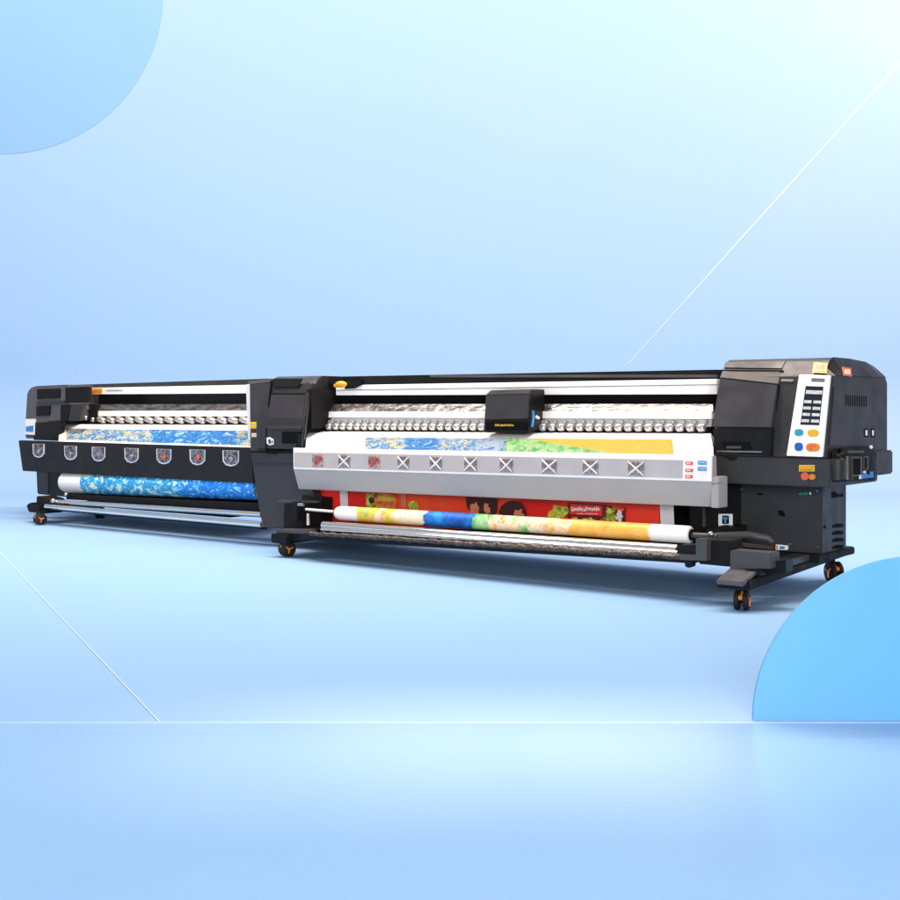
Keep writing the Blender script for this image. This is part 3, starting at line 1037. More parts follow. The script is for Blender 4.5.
barquad(0.001, -0.03, 0.999, 0.985, 0.004, 0.012, M['lip'], 'bar_face', FB)
barquad(0.004, 0.19, 0.945, 0.89, 0.0065, 0.004, M['bar'], 'inset_panel', FB, 0.0008)
fans = [318.5, 344.7, 374.7, 404, 436.5, 471, 506.8, 549.8, 591, 636.5]
for i, x in enumerate(fans):
    # position along the bar
    best = min((abs((lambda w_: CX + FPX * w_.x / w_.y)(W(onbar(s / 2000, 0.55))) - x), s / 2000) for s in range(0, 2001))[1]
    hw = 0.0165 if i > 6 else 0.0155 + (0.0015 if i < 3 else 0)
    s0, s1, t0, t1 = best - hw, best + hw, 0.27, 0.85
    fan = barquad(s0, t0, s1, t1, 0.009, 0.006, M['fanred'] if i in (0, 2) else M['fanback'], 'cooling_fan', FB, 0.001)
    mb = MB()
    cc = onbar(best, 0.56, 0.012)
    hu = (onbar(s1, 0.5) - onbar(s0, 0.5)).length / 2 * 0.94
    hz = abs(onbar(best, t0).z - onbar(best, t1).z) / 2 * 0.92
    for sg in (-1, 1):
        mb.path([cc + Vector((-hu, 0, -hz * sg)), cc, cc + Vector((hu, 0, hz * sg))], [0.005, 0.008, 0.005], 8)
    if i in (0, 2):
        mb = MB()
        mb.path([cc + Vector((math.cos(t) * hu * (0.35 + 0.035 * k), 0, math.sin(t * 1.3) * hz * 0.75)) for k, t in enumerate([0.55 * k + i for k in range(16)])], 0.0055, 6)
        mb.build('fan_guard', M['fanscrawl'], fan)
    else:
        mb.build('fan_guard', M['clear'], fan)
    for rr in (0.42, 0.70, 0.98):
        mb = MB()
        mb.path([cc + Vector((math.cos(t) * hu * rr, 0.003, math.sin(t) * hz * rr)) for t in [2 * math.pi * k / 20 for k in range(21)]], 0.003, 6)
        mb.build('guard_ring', M['fan'], fan)
    mb = MB()
    for k in range(7):
        t = 2 * math.pi * k / 7 + i
        d1 = Vector((math.cos(t) * hu, 0.0, math.sin(t) * hz))
        d2 = Vector((math.cos(t + 0.5) * hu, 0.0, math.sin(t + 0.5) * hz))
        q0 = cc + Vector((0, 0.006, 0))
        mb.hull8([q0 + d1 * 0.22, q0 + d1 * 0.92, q0 + d2 * 0.88, q0 + d2 * 0.22], [q0 + d1 * 0.22 + Vector((0, 0.003, 0)), q0 + d1 * 0.92 + Vector((0, 0.003, 0)), q0 + d2 * 0.88 + Vector((0, 0.003, 0)), q0 + d2 * 0.22 + Vector((0, 0.003, 0))])
    mb.build('fan_blade', M['fan'] if i not in (0, 2) else M['tomato'], fan)
# end block of the bar
mb = MB()
mb.box(-0.402, -0.345, 0.37, 0.505, 0.605, 0.815, 0.004)
EB = mb.build('bar_end_block', M['barlow'], FB)
mb = MB()
mb.plate([(711.4, 483.6), (722, 482.2), (722, 483), (711.4, 484.6)], 0.368, 0.004, 0, 0.001)
mb.build('seam', M['fan'], EB)
# icons at the right end of the bar
for x0, x1, t0, t1, m in ((0.9505, 0.964, 0.24, 0.36, 'red'), (0.9505, 0.9645, 0.52, 0.64, 'red'), (0.9505, 0.964, 0.76, 0.88, 'red'), (0.974, 0.990, 0.20, 0.345, 'sky'), (0.974, 0.990, 0.44, 0.58, 'sky')):
    ic = barquad(x0, t0, x1, t1, 0.008, 0.004, M[m], 'icon_label', FB, 0.0006)
    mb = MB()
    mx, mt = (x0 + x1) / 2, (t0 + t1) / 2
    if m == 'red':
        for dx, w_, h_ in ((-0.0028, 0.0012, 0.03), (0.0012, 0.0026, 0.016)):
            a = [onbar(mx + dx - w_, mt - h_, 0.0095), onbar(mx + dx + w_, mt - h_, 0.0095), onbar(mx + dx + w_, mt + h_, 0.0095), onbar(mx + dx - w_, mt + h_, 0.0095)]
            mb.hull8(a, [p + Vector((0, 0.002, 0)) for p in a])
    else:
        for k in range(4):
            dx = -0.0055 + k * 0.0035
            a = [onbar(mx + dx, mt - 0.02, 0.0095), onbar(mx + dx + 0.0018, mt - 0.02, 0.0095), onbar(mx + dx + 0.0018, mt + 0.02, 0.0095), onbar(mx + dx, mt + 0.02, 0.0095)]
            mb.hull8(a, [p + Vector((0, 0.002, 0)) for p in a])
    mb.build('icon_mark', M['lip'], ic)

# ---- lower members
mb = MB()
l0, r0 = LP(322.5, 525.2, 0.18), LP(678, 549.6, 0.18)
l0.y = 0.19
mb.path([l0, r0], [0.032, 0.034], 22)
RD = mb.build('guide_roller', M['chrome'], P)
mb = MB()
l1, r1 = LP(322, 529.2, 0.14), LP(678, 553.4, 0.14)
mb.path([l1, r1], [0.018, 0.020], 18)
mb.build('guide_rod', M['chrome'], P)
mb = MB()
l2, r2 = LP(310, 533.6, 0.10), LP(690, 557.8, 0.10)
pts, rs = [], []
for k in range(90):
    pts.append(l2.lerp(r2, k / 89) + Vector((0, random.uniform(-0.003, 0.003), random.uniform(-0.004, 0.004))))
    rs.append(0.019 + 0.003 * math.sin(k * 2.1))
mb.path(pts, rs, 12)
mb.build('cable_sleeve', M['chain'], P)
b_ = bar([((300, 534.6), (693, 559.0), 0.115), ((300, 539.4), (693, 563.6), 0.115)], [(1, 0.14), (0, 0.14)], 0.003)
b_.build('base_beam', M['flat'], P)
b_ = bar([((318, 533.6), (680, 556.0), 0.30), ((318, 537), (680, 559.6), 0.30)], [(1, 0.05), (0, 0.05)], 0.003)
b_.build('rear_rail', M['dgrey'], P)
mb = MB()
mb.box(-4.20, -0.62, 0.27, 1.12, 0.236, 0.246, 0.002)  # added dark sheet, hides the lit floor and deepens the shadow below
mb.build('shade_pan', M['groove'], P)
# spindle ends
mb = MB()
mb.path([LP(306, 509.4, 0.34), LP(338, 512, 0.34)], 0.012, 12)
mb.build('spindle', M['lip'], P)
mb = MB()
mb.path([LP(690, 535.2, 0.34), LP(718, 536.4, 0.34)], 0.022, 14)
mb.path([LP(716, 536.2, 0.34), LP(748, 534.8, 0.55), LP(768, 538.6, 0.62), LP(773, 542.6, 0.62)], [0.026, 0.026, 0.026, 0.022], 14)
mb.build('spindle', M['dgrey'], P)
mb = MB()
mb.path([LP(720, 543.8, 0.42), LP(773, 548.6, 0.55)], [0.022, 0.022], 14)
mb.build('drive_rod', M['black'], P)
for x, y, v in ((711, 534.2, 0.32), (721.4, 544.6, 0.4)):
    mb = MB()
    mb.sphere(LP(x, y, v), 0.020, (1.2, 1, 1))
    mb.build('bolt', M['satin'], P)
mb = MB()
mb.plate(rect(719, 555, 729.4, 557.6), 0.36, 0.02, 0.002)
mb.build('bolt', M['lip'], P)
# right L bracket
mb = MB()
mb.plate([(695.6, 538.4), (706.8, 538.8), (706.8, 561), (679, 560), (679, 554.4), (695.6, 555.2)], 0.03, 0.06, 0.002)
mb.build('roller_bracket', M['dgrey'], P)
mb = MB()
mb.plate([(679, 545), (696, 545), (696, 556), (679, 556)], 0.06, 0.14, 0.003)
mb.plate([(700, 540), (729, 541), (731, 567), (699, 564)], 0.12, 0.2, 0.004)
mb.plate([(684, 560), (693, 561), (692, 566.6), (688.5, 568), (685, 566.4)], 0.05, 0.05, 0.002)
mb.plate([(706, 528), (722, 529), (722, 545), (706, 543)], 0.5, 0.4, 0.004)
mb.build('drive_frame', M['flat'], P)
mb = MB()
mb.plate([(729.8, 550.4), (770.6, 553), (770.6, 569), (729.8, 568.6)], 0.10, 0.14, 0.005)
MT = mb.build('drive_motor', M['dgrey'], P)
mb = MB()
mb.plate([(771, 562), (785.6, 559.6), (785.6, 572.5), (760, 574.4), (758, 569.6)], 0.18, 0.12, 0.004)
mb.plate([(745, 570), (760, 570), (760, 576), (745, 576)], 0.08, 0.1, 0.003)
mb.build('motor_mount', M['black'], MT)
mb = MB()
mb.plate([(775.4, 544.6), (786.6, 545.8), (786.6, 550), (775.4, 550)], 0.64, 0.03, 0.002)
tg = mb.build('cable_plug', M['lip'], P)
mb = MB()
mb.plate(rect(775.8, 545.2, 778, 549.6), 0.637, 0.004, 0)
mb.build('plug_band', M['yellow'], tg)
mb = MB()
mb.plate(rect(779.6, 546.4, 784.6, 549.2), 0.637, 0.004, 0)
mb.build('plug_band', M['sky'], tg)
# right foot
mb = MB()
mb.hull8([(-0.15, -0.06, 0.135), (0.075, -0.06, 0.135), (0.075, -0.06, 0.20), (-0.15, -0.06, 0.20)],
         [(-0.09, 1.78, 0.20), (0.055, 1.78, 0.20), (0.055, 1.78, 0.252), (-0.09, 1.78, 0.252)], 0.008)
mb.box(-0.75, 0.12, 0.95, 1.62, 0.215, 0.266, 0.006)
FT = mb.build('foot', M['flat'], P)
mb = MB()
mb.hull8([(-0.12, -0.12, 0.165), (0.065, -0.12, 0.165), (0.065, -0.12, 0.195), (-0.12, -0.12, 0.195)],
         [(-0.14, 0.13, 0.235), (0.06, 0.13, 0.235), (0.06, 0.13, 0.25), (-0.14, 0.13, 0.25)], 0.005)
mb.build('foot_plate', M['mid'], FT)
mb = MB()
mb.hull8([(-0.06, 0.30, 0.215), (0.055, 0.30, 0.215), (0.055, 0.30, 0.262), (-0.06, 0.30, 0.262)],
         [(-0.06, 0.95, 0.215), (0.055, 0.95, 0.215), (0.055, 0.95, 0.268), (-0.06, 0.95, 0.268)], 0.005)
mb.build('foot_cover', M['dgrey'], FT)
caster(0.0, 0.0, 0.150, P, 0.25)
caster(-0.03, 1.60, 0.205, P, 0.9, 0.075)
# left foot
mb = MB()
mb.hull8([(-4.40, 0.10, 0.12), (-4.20, 0.10, 0.12), (-4.20, 0.10, 0.20), (-4.40, 0.10, 0.20)],
         [(-4.40, 1.75, 0.14), (-4.20, 1.75, 0.14), (-4.20, 1.75, 0.22), (-4.40, 1.75, 0.22)], 0.01)
mb.box(-4.95, -4.25, 0.75, 1.6, 0.12, 0.19, 0.006)
mb.plate([(283, 532), (310, 532), (308, 541), (284, 541.5)], 0.16, 0.12, 0.006)
FL = mb.build('foot', M['flat'], P)
mb = MB()
mb.plate([(276, 529.4), (308.6, 529.8), (308.6, 534), (276, 533)], 0.14, 0.10, 0.004)
mb.build('foot_plate', M['dgrey'], FL)
caster(-4.31, 0.21, 0.140, P, -0.35, 0.066)
caster(-4.31, 1.60, 0.145, P, 0.6, 0.066)
# left lower bracketry
mb = MB()
mb.plate([(278, 500.2), (316.6, 501), (316.6, 503), (278, 502.4)], 0.40, 0.05, 0.002)
mb.build('roller_bracket', M['dgrey'], P)
mb = MB()
mb.plate([(284, 503), (301, 504), (303, 530), (283, 529.4)], 0.30, 0.25, 0.005)
mb.plate([(291, 502), (297, 502), (297, 521), (291, 520)], 0.26, 0.06, 0.003)
mb.plate([(302, 495), (322, 498), (322, 531), (300, 530)], 0.60, 0.4, 0.004)
mb.build('drive_frame', M['flat'], P)
mb = MB()
mb.path([LP(298.4, 504.6, 0.25), LP(303.6, 505, 0.25)], 0.014, 10)
mb.path([LP(308, 513.6, 0.25), LP(308.4, 525, 0.25)], [0.014, 0.02], 10)
mb.build('bolt', M['satin'], P)

# ================================================================== media on the near printer
# upper sheet coming off the platen
PRN = art('upper_print_near', [(0, 0), (0.15, 1), (0.27, 0), (0.40, 4), (0.50, 3), (0.58, 2)], [BLY, BL, YEL, GRN, BLW], 12, 0.9, 0.10, gain=0.52, soft=0.006, stretch=(0.8, 1, 1.6))
o1 = thing('printed_banner', 'white vinyl sheet with blue, green and yellow print under the carriage', 'banner', (-2.5, 0.5, 0.9))
L3 = [LP(309, 432.6, 0.80), LP(307.2, 434.4, 0.76), LP(306.4, 437.5, 0.70), LP(306.0, 443, 0.58), LP(305.6, 449, 0.475), LP(305.6, 454, 0.465)]
R3 = [LP(709.6, 434.6, 0.80), LP(711, 437, 0.76), LP(711.6, 440, 0.70), LP(713, 447, 0.58), LP(713.4, 456.6, 0.475), LP(713.4, 460, 0.465)]
mb = MB()
mb.sheet(L3, R3, 60, 0.003, ripple=0.004)
mb.build('media_sheet', M['paper'], o1, ang=60)


def spos(x, y, v, Lq, Rq):
    p = LP(x, y, v)
    return (p.x - Lq.x) / (Rq.x - Lq.x)


sa = spos(365.5, 444, 0.58, L3[3], R3[3])
sb = spos(673.5, 446, 0.58, L3[3], R3[3])


def frac(profile, t):
    """point at fraction t along a profile polyline"""
    seg = t * (len(profile) - 1)
    i = min(int(seg), len(profile) - 2)
    return profile[i].lerp(profile[i + 1], seg - i)


def print_area(name, m, parent, Lq, Rq, s0, s1, ts, cols=60, off=0.004, label=None):
    mb = MB()
    A = [frac(Lq, t) for t in ts]
    B = [frac(Rq, t) for t in ts]
    a2 = [A[i].lerp(B[i], s0) for i in range(len(ts))]
    b2 = [A[i].lerp(B[i], s1) for i in range(len(ts))]
    mb.sheet(a2, b2, cols, 0.001, off=off)
    return mb.build(name, m, parent, label, ang=60)


print_area('printed_area', PRN, o1, L3, R3, sa, sb, [0.36, 0.44, 0.52, 0.60, 0.68, 0.76, 0.79], label=None)
# green sweep that runs into the yellow field
mb = MB()
GX = [(507, 0.35), (520, 0.37), (534, 0.43), (552, 0.53), (575, 0.63), (604, 0.74), (614, 0.79)]
ga, gb = [], []
bm_rows = [[] for _ in range(6)]
for x, tt in GX:
    sg = spos(x, 446, 0.58, L3[3], R3[3])
    for r_ in range(6):
        t_ = tt + (0.795 - tt) * r_ / 5
        p = frac(L3, t_).lerp(frac(R3, t_), sg)
        bm_rows[r_].append(mb.bm.verts.new(p + Vector((0, -0.0075, 0.002))))
for r_ in range(5):
    for k in range(len(GX) - 1):
        mb.bm.faces.new((bm_rows[r_][k], bm_rows[r_ + 1][k], bm_rows[r_ + 1][k + 1], bm_rows[r_][k + 1]))
mb.build('green_sweep', art('green_print', [(0, 0)], [[(0.05, 0.36, 0.12), (0.14, 0.55, 0.16), (0.55, 0.75, 0.42), (0.16, 0.50, 0.12)]], 14, 1, gain=0.5), o1, ang=60)

# red banner hanging below the bar
REDM = art('red_poster_print', [(0, 0), (0.20, 1), (0.62, 0)], [REDS, REDO], 1.2, 0.4, 0.25, edge=1.5)
o2 = thing('printed_banner', 'red food poster sheet with pale side margins hanging under the silver bar', 'banner', (-2.5, 0.74, 0.33))
vb = 0.74
L4, R4 = [LP(318, 483, vb), LP(320, 500, vb), LP(322, 524, vb)], [LP(659.4, 498, vb), LP(659.4, 515, vb), LP(659.4, 536, vb)]
mb = MB()
mb.sheet(L4, R4, 50, 0.003, ripple=0.01)
mb.build('poster_sheet', REDM, o2, ang=60)
for x0, x1, y0, y1 in ((339.4, 347.2, 484, 512), (659.4, 673.2, 497, 530)):
    mb = MB()
    mb.plate([(x0, y0), (x1, y0), (x1 + 1, y1), (x0 + 1.4, y1)], vb, 0.003, 0, 0.012)
    mb.build('margin_strip', M['margin'], o2)


def blob(name, m, x, y, rx, ry, lift=0.016, wob=0.25, ph=0.0, parent=None, seg=28):
    c = LP(x, y, vb - lift)
    sc = (LP(x + 1, y, vb - lift) - c).x
    szz = abs((LP(x, y + 1, vb - lift) - c).z)
    mb = MB()
    mb.disc(c, rx * sc, ry * szz, 0.001, seg, wob, ph)
    return mb.build(name, m, parent)


q = blob('burger_picture', M['bun'], 385.5, 502, 12.5, 9.5, ph=1.1, wob=0.15, parent=o2)
blob('bun_top', M['ystick'], 385.5, 498.8, 9, 2.4, 0.018, 0.2, 2.2, q)
blob('burger_filling', M['tomato'], 386, 503.4, 11, 1.8, 0.019, 0.25, 5.1, q)
blob('lettuce', M['salad'], 370, 501, 4.6, 8.5, 0.0195, 0.35, 3.3, q)
blob('lettuce', M['salad'], 384, 510.5, 15, 2.6, 0.0195, 0.3, 4.3, q)
blob('dark_spot', M['hair'], 371.4, 500.4, 2.6, 3.4, 0.021, 0.2, 6.3, q)
q = blob('lettuce_picture', M['salad'], 413.6, 505.2, 5.4, 4.8, wob=0.4, ph=7.7, parent=o2)
mb = MB()
mb.plate([(400.6, 491), (405.4, 491.4), (406.4, 507), (401, 507)], vb, 0.001, 0, 0.014)
mb.build('pale_picture', M['skin'], o2)
mb = MB()
mb.plate([(465.6, 497), (497.6, 498.6), (497.4, 511), (495, 516.6), (486, 517.6), (472, 514), (467, 507)], vb, 0.001, 0, 0.015)
q = mb.build('portrait_picture', M['hair'], o2, 'dark haired portrait, left one')
blob('portrait_face', M['skin'], 474.4, 510, 4.6, 7.4, 0.017, 0.3, 1.7, q)
blob('portrait_face', M['skin'], 487, 508, 2.4, 5.5, 0.017, 0.5, 2.9, q)
mb = MB()
mb.plate([(498.6, 517), (499, 511), (502, 505), (507.4, 501.6), (514, 500.6), (521, 502.4), (525, 507), (526.6, 513), (526, 519)], vb, 0.001, 0, 0.015)
q = mb.build('portrait_picture', M['hair'], o2, 'dark haired portrait, right one')
blob('portrait_face', M['skin'], 518.6, 514, 4.6, 4.2, 0.017, 0.3, 9.1, q)
blob('lettuce_picture', M['salad'], 556.6, 513, 8.4, 6.6, wob=0.4, ph=11.2, parent=o2)
blob('lettuce_picture', M['ystick'], 553, 512, 3, 3, 0.0175, wob=0.5, ph=13.2, parent=o2)
mb = MB()
mb.plate([(567.5, 502.6), (606, 505), (626, 508), (625, 528), (600, 525), (567.5, 521.4)], vb, 0.001, 0, 0.014)
q = mb.build('slogan_block', M['slogan'], o2)
mb = MB()
mb.plate([(570, 504), (602, 506), (602, 516), (570, 514)], vb, 0.001, 0, 0.016)
mb.build('slogan_panel', M['red'], q)
strokes(571.4, 506.4, 600, 511.4, 14, vb, M['white'], 'lettering', q, 0.018, 41, fat=0.4)
strokes(577, 513, 598, 514.4, 12, vb, M['lip'], 'lettering', q, 0.018, 43)
for x, y, rx, ry, m, ph in ((611, 511, 6, 3.6, 'salad', 15), (619, 508.6, 5, 3.2, 'tomato', 16), (612, 517.6, 7.6, 4.4, 'salad', 17.4), (619.6, 516, 3.4, 4.6, 'lip', 19), (589, 520, 6, 2, 'salad', 23), (575, 519, 4, 2, 'bun', 25), (603, 521.6, 5, 2.4, 'tomato', 27)):
    blob('food_picture', M[m], x, y, rx, ry, 0.0195 + ph * 0.0001, 0.4, ph, q)

# take-up roll
CRM = [(0.90, 0.58, 0.30), (0.94, 0.72, 0.48), (0.95, 0.82, 0.66), (0.93, 0.66, 0.40), (0.80, 0.36, 0.14)]
RL = art('roll_print_near', [(0, 0), (0.085, 1), (0.135, 6), (0.175, 1), (0.205, 2), (0.30, 3), (0.44, 4), (0.50, 6), (0.575, 4), (0.60, 2), (0.66, 6), (0.70, 5), (0.905, 0)], [WHT, GYR, CRM, DBL, GRN, ORG, PCH], 5, 0.9, 0.09, edge=7, soft=0.004, gain=0.95)
o3 = thing('media_roll', 'take-up roll of white vinyl with orange and blue print, lowest on near printer', 'media roll', (-2.2, 0.35, 0.4))
mb = MB()
pl_, pr_ = LP(336.4, 512.8, 0.34), LP(691, 534.8, 0.34)
pts = [pl_.lerp(pr_, t) for t in (0, 0.004, 0.012, 0.024, 0.2, 0.5, 0.8, 0.985, 0.997, 1.0)]
mb.path(pts, [0.03, 0.047, 0.056, 0.060, 0.061, 0.061, 0.061, 0.061, 0.060, 0.052], 36)
rl = mb.build('rolled_media', RL, o3, ang=60)
mb = MB()
d_ = (pr_ - pl_).normalized()
mb.path([pr_ - d_ * 0.01, pr_ + d_ * 0.012], 0.040, 20)
mb.path([pl_ - d_ * 0.02, pl_ + d_ * 0.01], 0.024, 20)
mb.build('roll_core', M['flat'], o3)

# ================================================================== FAR PRINTER
DL = 0.44
Q = thing('wide_format_printer', 'far charcoal wide format printer with black bar of shield shaped fan lenses', 'printer', (-7.4, 1.3, 0))


def vq(y):
    return vhead(y) + DL


# left end housing: silhouette (front outline) carried back
hv = 1.06
mb = MB()
a = [LP(x, y, hv) for x, y in [(25, 438.5), (25.2, 418), (26.6, 394), (28.4, 389.6), (31.4, 387.2), (36, 386), (66, 384.6), (66, 420.5), (48, 422), (48, 438.5)]]
mb.hull8(a, [p + Vector((0, 0.95, 0)) for p in a], 0.012)
QH = mb.build('end_housing', M['mid'], Q)
for pts, m, nm in (([(36.8, 389.2), (59.8, 388.6), (59.4, 398), (36.8, 399)], 'flat', 'access_lid'), ([(36.2, 406.2), (50, 405.4), (49.4, 415.4), (36, 416)], 'flat', 'access_lid'),
                   ([(60.6, 405), (70, 404.4), (68, 421), (60, 421)], 'flat', 'access_lid'), ([(70.6, 404.6), (83, 403.8), (78.6, 421), (68.4, 421)], 'char', 'side_cover'),
                   ([(65, 387.4), (65.2, 403), (88, 402.4), (88, 386.6)], 'flat', 'inner_panel'), ([(33.4, 422.6), (62, 421.6), (59.6, 441), (33.4, 440)], 'black', 'lower_skirt'),
                   ([(36, 401.4), (64, 400.4), (64, 403.4), (36, 404)], 'char_lid', 'cover_strip')):
    mb = MB()
    mb.plate(pts, hv, 0.05, 0.003, 0.014)
    mb.build(nm, M[m], QH)
mb = MB()
mb.plate([(25.4, 419), (34.8, 419), (34.4, 435), (25.2, 434.4)], hv, 0.03, 0.002, 0.02)
s_ = mb.build('display', M['lip'], QH)
mb = MB()
mb.plate([(25.8, 426.6), (33.2, 425.4), (33, 431.6), (25.8, 431.4)], hv, 0.004, 0, 0.024)
mb.build('display_screen', M['sky'], s_)
# beams
b_ = bar([((36, 386.0), (268, 378.6), 1.43), ((36, 388.4), (268, 384.4), 1.42)], [(1, 0.5), (0, 0.5)])
b_.build('top_rail', M['char'], Q)
b_ = bar([((86, 387.9), (268, 384.4), 1.41), ((86, 394.4), (268, 393.2), 1.41)], [(1, 0.15), (0, 0.15)], 0.003)
QB = b_.build('gantry_beam', M['white'], Q)
vbq = 1.41
mb = MB()
mb.plate([(86.2, 388.4), (102, 388.1), (102, 393.6), (86.2, 394)], vbq, 0.003, 0, 0.004)
s_ = mb.build('logo_plate', M['yellow'], QB)
strokes(88, 389.2, 101, 392.6, 8, vbq, M['redor'], 'lettering', s_, 0.008, 51, fat=0.5)
strokes(106, 389.4, 123, 391.2, 10, vbq, M['sky'], 'lettering', QB, 0.005, 53)
b_ = bar([((64, 394.6), (268, 393.4), 1.50), ((64, 404), (268, 403.8), 1.50)], [(1, 0.4), (0, 0.4)], 0.002)
b_.build('back_panel', M['black'], Q)
b_ = bar([((84, 404.2), (268, 404), 1.44), ((84, 411), (268, 410.4), 1.39)], [(1, 0.2), (0, 0.15)], 0.002)
b_.build('chrome_strip', M['wavy'], Q)
b_ = bar([((84, 411), (268, 410.6), 1.385), ((84, 416.2), (268, 416.6), 1.38)], [(1, 0.1), (0, 0.1)], 0.003)
b_.build('roller_beam', M['white'], Q)
b_ = bar([((84, 416.2), (268, 416.6), 1.42), ((84, 424.4), (268, 425), 1.39)], [(1, 0.2), (0, 0.2)], 0.002)
b_.build('roller_trough', M['flat'], Q)
pl, pr = LP(97, 419.8, 1.345), LP(262, 420.3, 1.345)
for k in range(16):
    c = pl.lerp(pr, (k + 0.5) / 16)
    mb = MB()
    mb.path([c + Vector((dx, 0, -0.012 * dx / 0.05)) for dx in (-0.062, -0.05, 0.05, 0.062)], [0.022, 0.032, 0.030, 0.018], 14)
    mb.build('pinch_roller', M['roller'], Q, ang=60)
mb = MB()
mb.plate([(76, 421.4), (84, 404), (96, 404.6), (97, 423), (80, 424)], 1.36, 0.06, 0.004)
mb.build('drive_frame', M['flat'], Q)
mb = MB()
mb.plate([(84, 407), (88, 405), (88, 410), (84, 411)], 1.34, 0.02, 0.003)
mb.sphere(LP(86, 418, 1.33), 0.03)
mb.sphere(LP(93, 419.6, 1.33), 0.028)
mb.build('bolt', M['satin'], Q)
mb = MB()
mb.box(pl.x + 0.2, pr.x, 0.92, 1.56, 0.20, 0.21, 0.002)  # added dark sheet, same shading role under the far machine
mb.build('shade_pan', M['groove'], Q)
# right end column (mostly behind the near printer)
mb = MB()
a = [LP(x, y, 1.02) for x, y in [(245.6, 384.4), (250.4, 384), (250.8, 441), (248, 448)]]
mb.hull8(a, [p + Vector((0, 0.30, 0)) for p in a], 0.004)
mb.build('end_trim', M['lip'], Q)
mb = MB()
a = [LP(x, y, 1.36) for x, y in [(252, 380), (272, 379.4), (272, 500), (256, 500)]]
mb.hull8(a, [p + Vector((0, 0.75, 0)) for p in a], 0.01)
mb.build('end_housing', M['char'], Q)
mb = MB()
p, q = LP(84, 424.4, 1.30), LP(262, 425.2, 1.30)
mb.hull8([p, p + Vector((0, 0.1, 0)), p + Vector((0, 0.1, -0.06)), p + Vector((0, 0, -0.06))], [q, q + Vector((0, 0.1, 0)), q + Vector((0, 0.1, -0.06)), q + Vector((0, 0, -0.06))], 0.003)
mb.build('platen', M['lip'], Q)
mb = MB()
pa, pb = LP(70, 430, 1.55), LP(262, 430, 1.55)
mb.box(pa.x, pb.x, 1.56, 1.95, 0.20, 1.46, 0.004)
mb.build('rear_frame', M['groove'], Q)
# black fan bar
QT, QK = ((18.2, 440.4), (252, 447.8)), ((22.4, 471), (253.6, 483.4))
b_ = bar([(QT[0], QT[1], 0.80), (QK[0], QK[1], 0.83)], [(1, 0.07), (0, 0.08)], 0.006)
QF = b_.build('fan_bar', mat('black_satin_paint', (0.010, 0.010, 0.011), 0.55, spec=0.3), Q)
for i, (x, y) in enumerate(((38, 450.8), (70, 453), (98, 454.2), (131, 455.6), (163.4, 456.6), (197, 457.4), (230.4, 458.4))):
    h = 7.0 + i * 0.18
    wd = 5.6 + i * 0.42
    vz = lambda yy: 0.80 + (yy - 444) / 34 * 0.03
    def shield(k, dx=0.0, dy=0.0):
        return [(x + dx - wd * k, y + dy - h * k), (x + dx + wd * k, y + dy - h * k * 0.94), (x + dx + wd * k * 0.98, y + dy + h * k * 0.42), (x + dx + wd * k * 0.6, y + dy + h * k * 0.86), (x + dx, y + dy + h * k), (x + dx - wd * k * 0.62, y + dy + h * k * 0.82), (x + dx - wd * k * 0.95, y + dy + h * k * 0.35)]
    mb = MB()
    mb.plate(shield(1.0), vz, 0.02, 0.003, 0.012)
    ln = mb.build('fan_lens', M['clear'], QF)
    mb = MB()
    mb.plate(shield(0.90, 0.1, -0.5), vz, 0.02, 0.002, 0.015)
    cup = mb.build('lens_cup', M['lens'], ln)
    mb = MB()
    mb.sphere(LP(x + 0.6, y + 0.8, 0.79), 0.030, (1, 0.35, 0.8), 10)
    mb.build('fan_hub', M['tomato'] if i in (4, 5) else M['fanback'], cup)
# lower body
mb = MB()
a = [LP(x, y, 1.0) for x, y in [(36, 470), (64, 470), (66, 497), (37, 494)]]
mb.hull8(a, [p + Vector((0, 0.9, 0)) for p in a], 0.01)
QL = mb.build('lower_body', M['black'], Q)
mb = MB()
mb.plate([(38, 472), (48, 472), (48, 494), (38.6, 493)], 1.0, 0.02, 0.003, 0.008)
mb.build('access_lid', M['char_low'], QL)
mb = MB()
a = [LP(x, y, 0.66) for x, y in [(36, 496), (47, 499), (52, 505), (46, 513.6), (28, 512), (26, 505), (30, 502.6), (36, 503)]]
mb.hull8(a, [p + Vector((0, 0.22, 0)) for p in a], 0.01)
f0 = LP(38, 510, 0.66)
mb.box(f0.x - 0.10, f0.x + 0.12, 0.60, 2.0, 0.13, 0.20, 0.01)
mb.build('foot', M['flat'], Q)
caster(-8.47, 0.56, 0.14, Q, -0.3, 0.064)
caster(-8.62, 1.45, 0.14, Q, 0.5, 0.060)
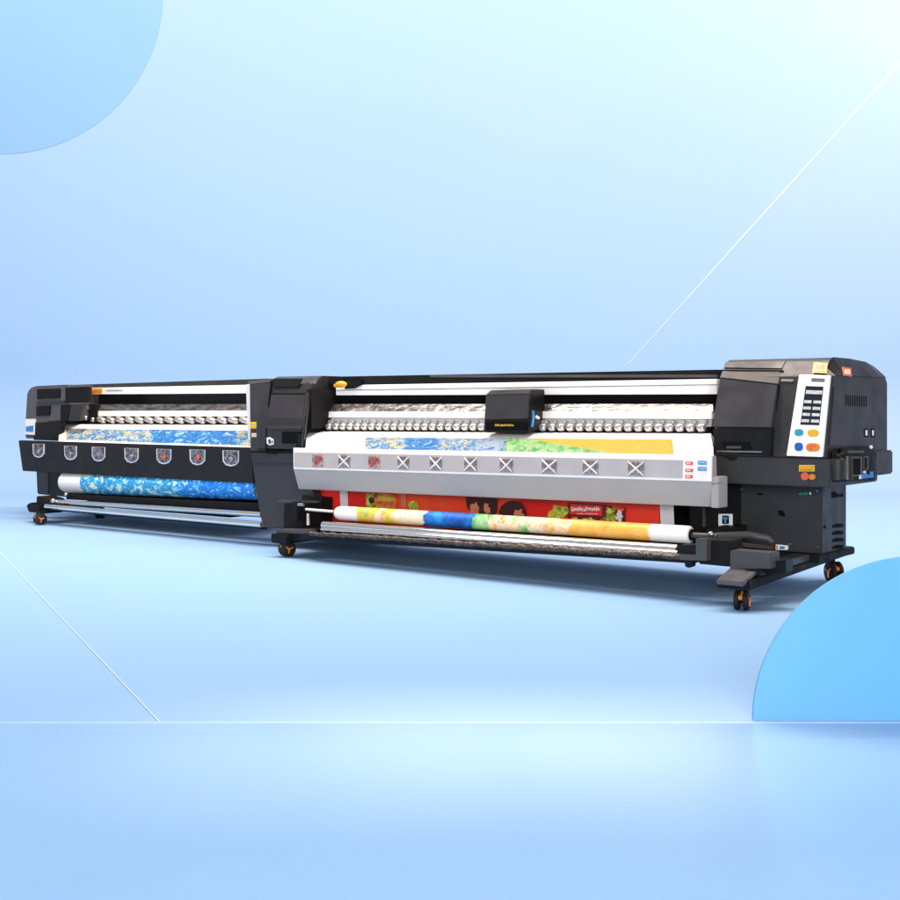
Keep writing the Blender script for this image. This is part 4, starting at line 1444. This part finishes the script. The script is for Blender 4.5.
# rods
for (l_, r_), v, rr, nm, m in ((((54, 501.6), (262, 514.6)), 0.68, 0.026, 'guide_roller', 'chrome'), (((46, 506.4), (262, 524.6)), 0.60, 0.026, 'guide_rod', 'chrome')):
    mb = MB()
    mb.path([LP(*l_, v), LP(*r_, v)], [rr, rr * 1.05], 18)
    mb.build(nm, M[m], Q)
b_ = bar([((66, 494.6), (262, 504.0), 0.80), ((66, 499.4), (262, 511), 0.80)], [(1, 0.10), (0, 0.10)], 0.003)
b_.build('base_beam', M['flat'], Q)
b_ = bar([((46, 508.8), (262, 527.6), 0.66), ((46, 510), (262, 529.4), 0.66)], [(1, 0.08), (0, 0.08)], 0.002)
b_.build('front_rail', M['flat'], Q)
mb = MB()
mb.sphere(LP(66, 494.6, 0.76), 0.024)
mb.sphere(LP(53, 501, 0.64), 0.028)
mb.build('bolt', M['satin'], Q)

# media on the far printer
UPF = art('upper_print_far', [(0, 0), (0.50, 1), (0.93, 0)], [BLY, BL], 11.0, 0.6, 0.12, gain=0.56, stretch=(0.8, 1, 1.3))
o4 = thing('printed_banner', 'white vinyl sheet with blue painterly print above the black bar', 'banner', (-7.3, 0.98, 0.95))
L5 = [LP(64, 424.2, 1.27), LP(60.6, 426, 1.22), LP(59.4, 430, 1.14), LP(59, 436, 1.02), LP(58.8, 441, 0.93), LP(58.8, 445, 0.915)]
R5 = [LP(250, 425.2, 1.27), LP(250.4, 427.4, 1.22), LP(250.8, 432, 1.14), LP(251, 440, 1.02), LP(251.4, 448, 0.93), LP(251.4, 451, 0.915)]
mb = MB()
mb.sheet(L5, R5, 40, 0.003, ripple=0.006)
mb.build('media_sheet', M['paper'], o4, ang=60)
print_area('printed_area', UPF, o4, L5, R5, 0.045, 1.0, [0.33, 0.42, 0.5, 0.58, 0.66, 0.74], 40)
LOF = art('lower_print_far', [(0, 0), (0.30, 1), (0.45, 0), (0.62, 2)], [AQ, AQ, BL], 9.5, 0.6, 0.14, gain=1.2, stretch=(0.8, 1, 1.2))
o5 = thing('media_roll', 'take-up roll of white vinyl with aqua and blue print below black bar', 'media roll', (-7.3, 0.9, 0.4))
mb = MB()
pl_, pr_ = LP(66, 481.8, 0.95), LP(262, 488.0, 0.95)
pts = [pl_.lerp(pr_, t) for t in (0, 0.004, 0.014, 0.5, 1.0)]
mb.path(pts, [0.095, 0.114, 0.122, 0.120, 0.114], 40)
mb.build('rolled_media', M['paper'], o5, ang=60)
mb = MB()
sa = 0.135
pts = [pl_.lerp(pr_, t) for t in (sa, 0.3, 0.5, 0.75, 1.0)]
mb.path(pts, [0.1235, 0.1230, 0.1225, 0.1200, 0.1165], 40)
mb.build('printed_area', LOF, o5, ang=60)

for o in bpy.data.objects:
    if '_o' in o:
        del o['_o']
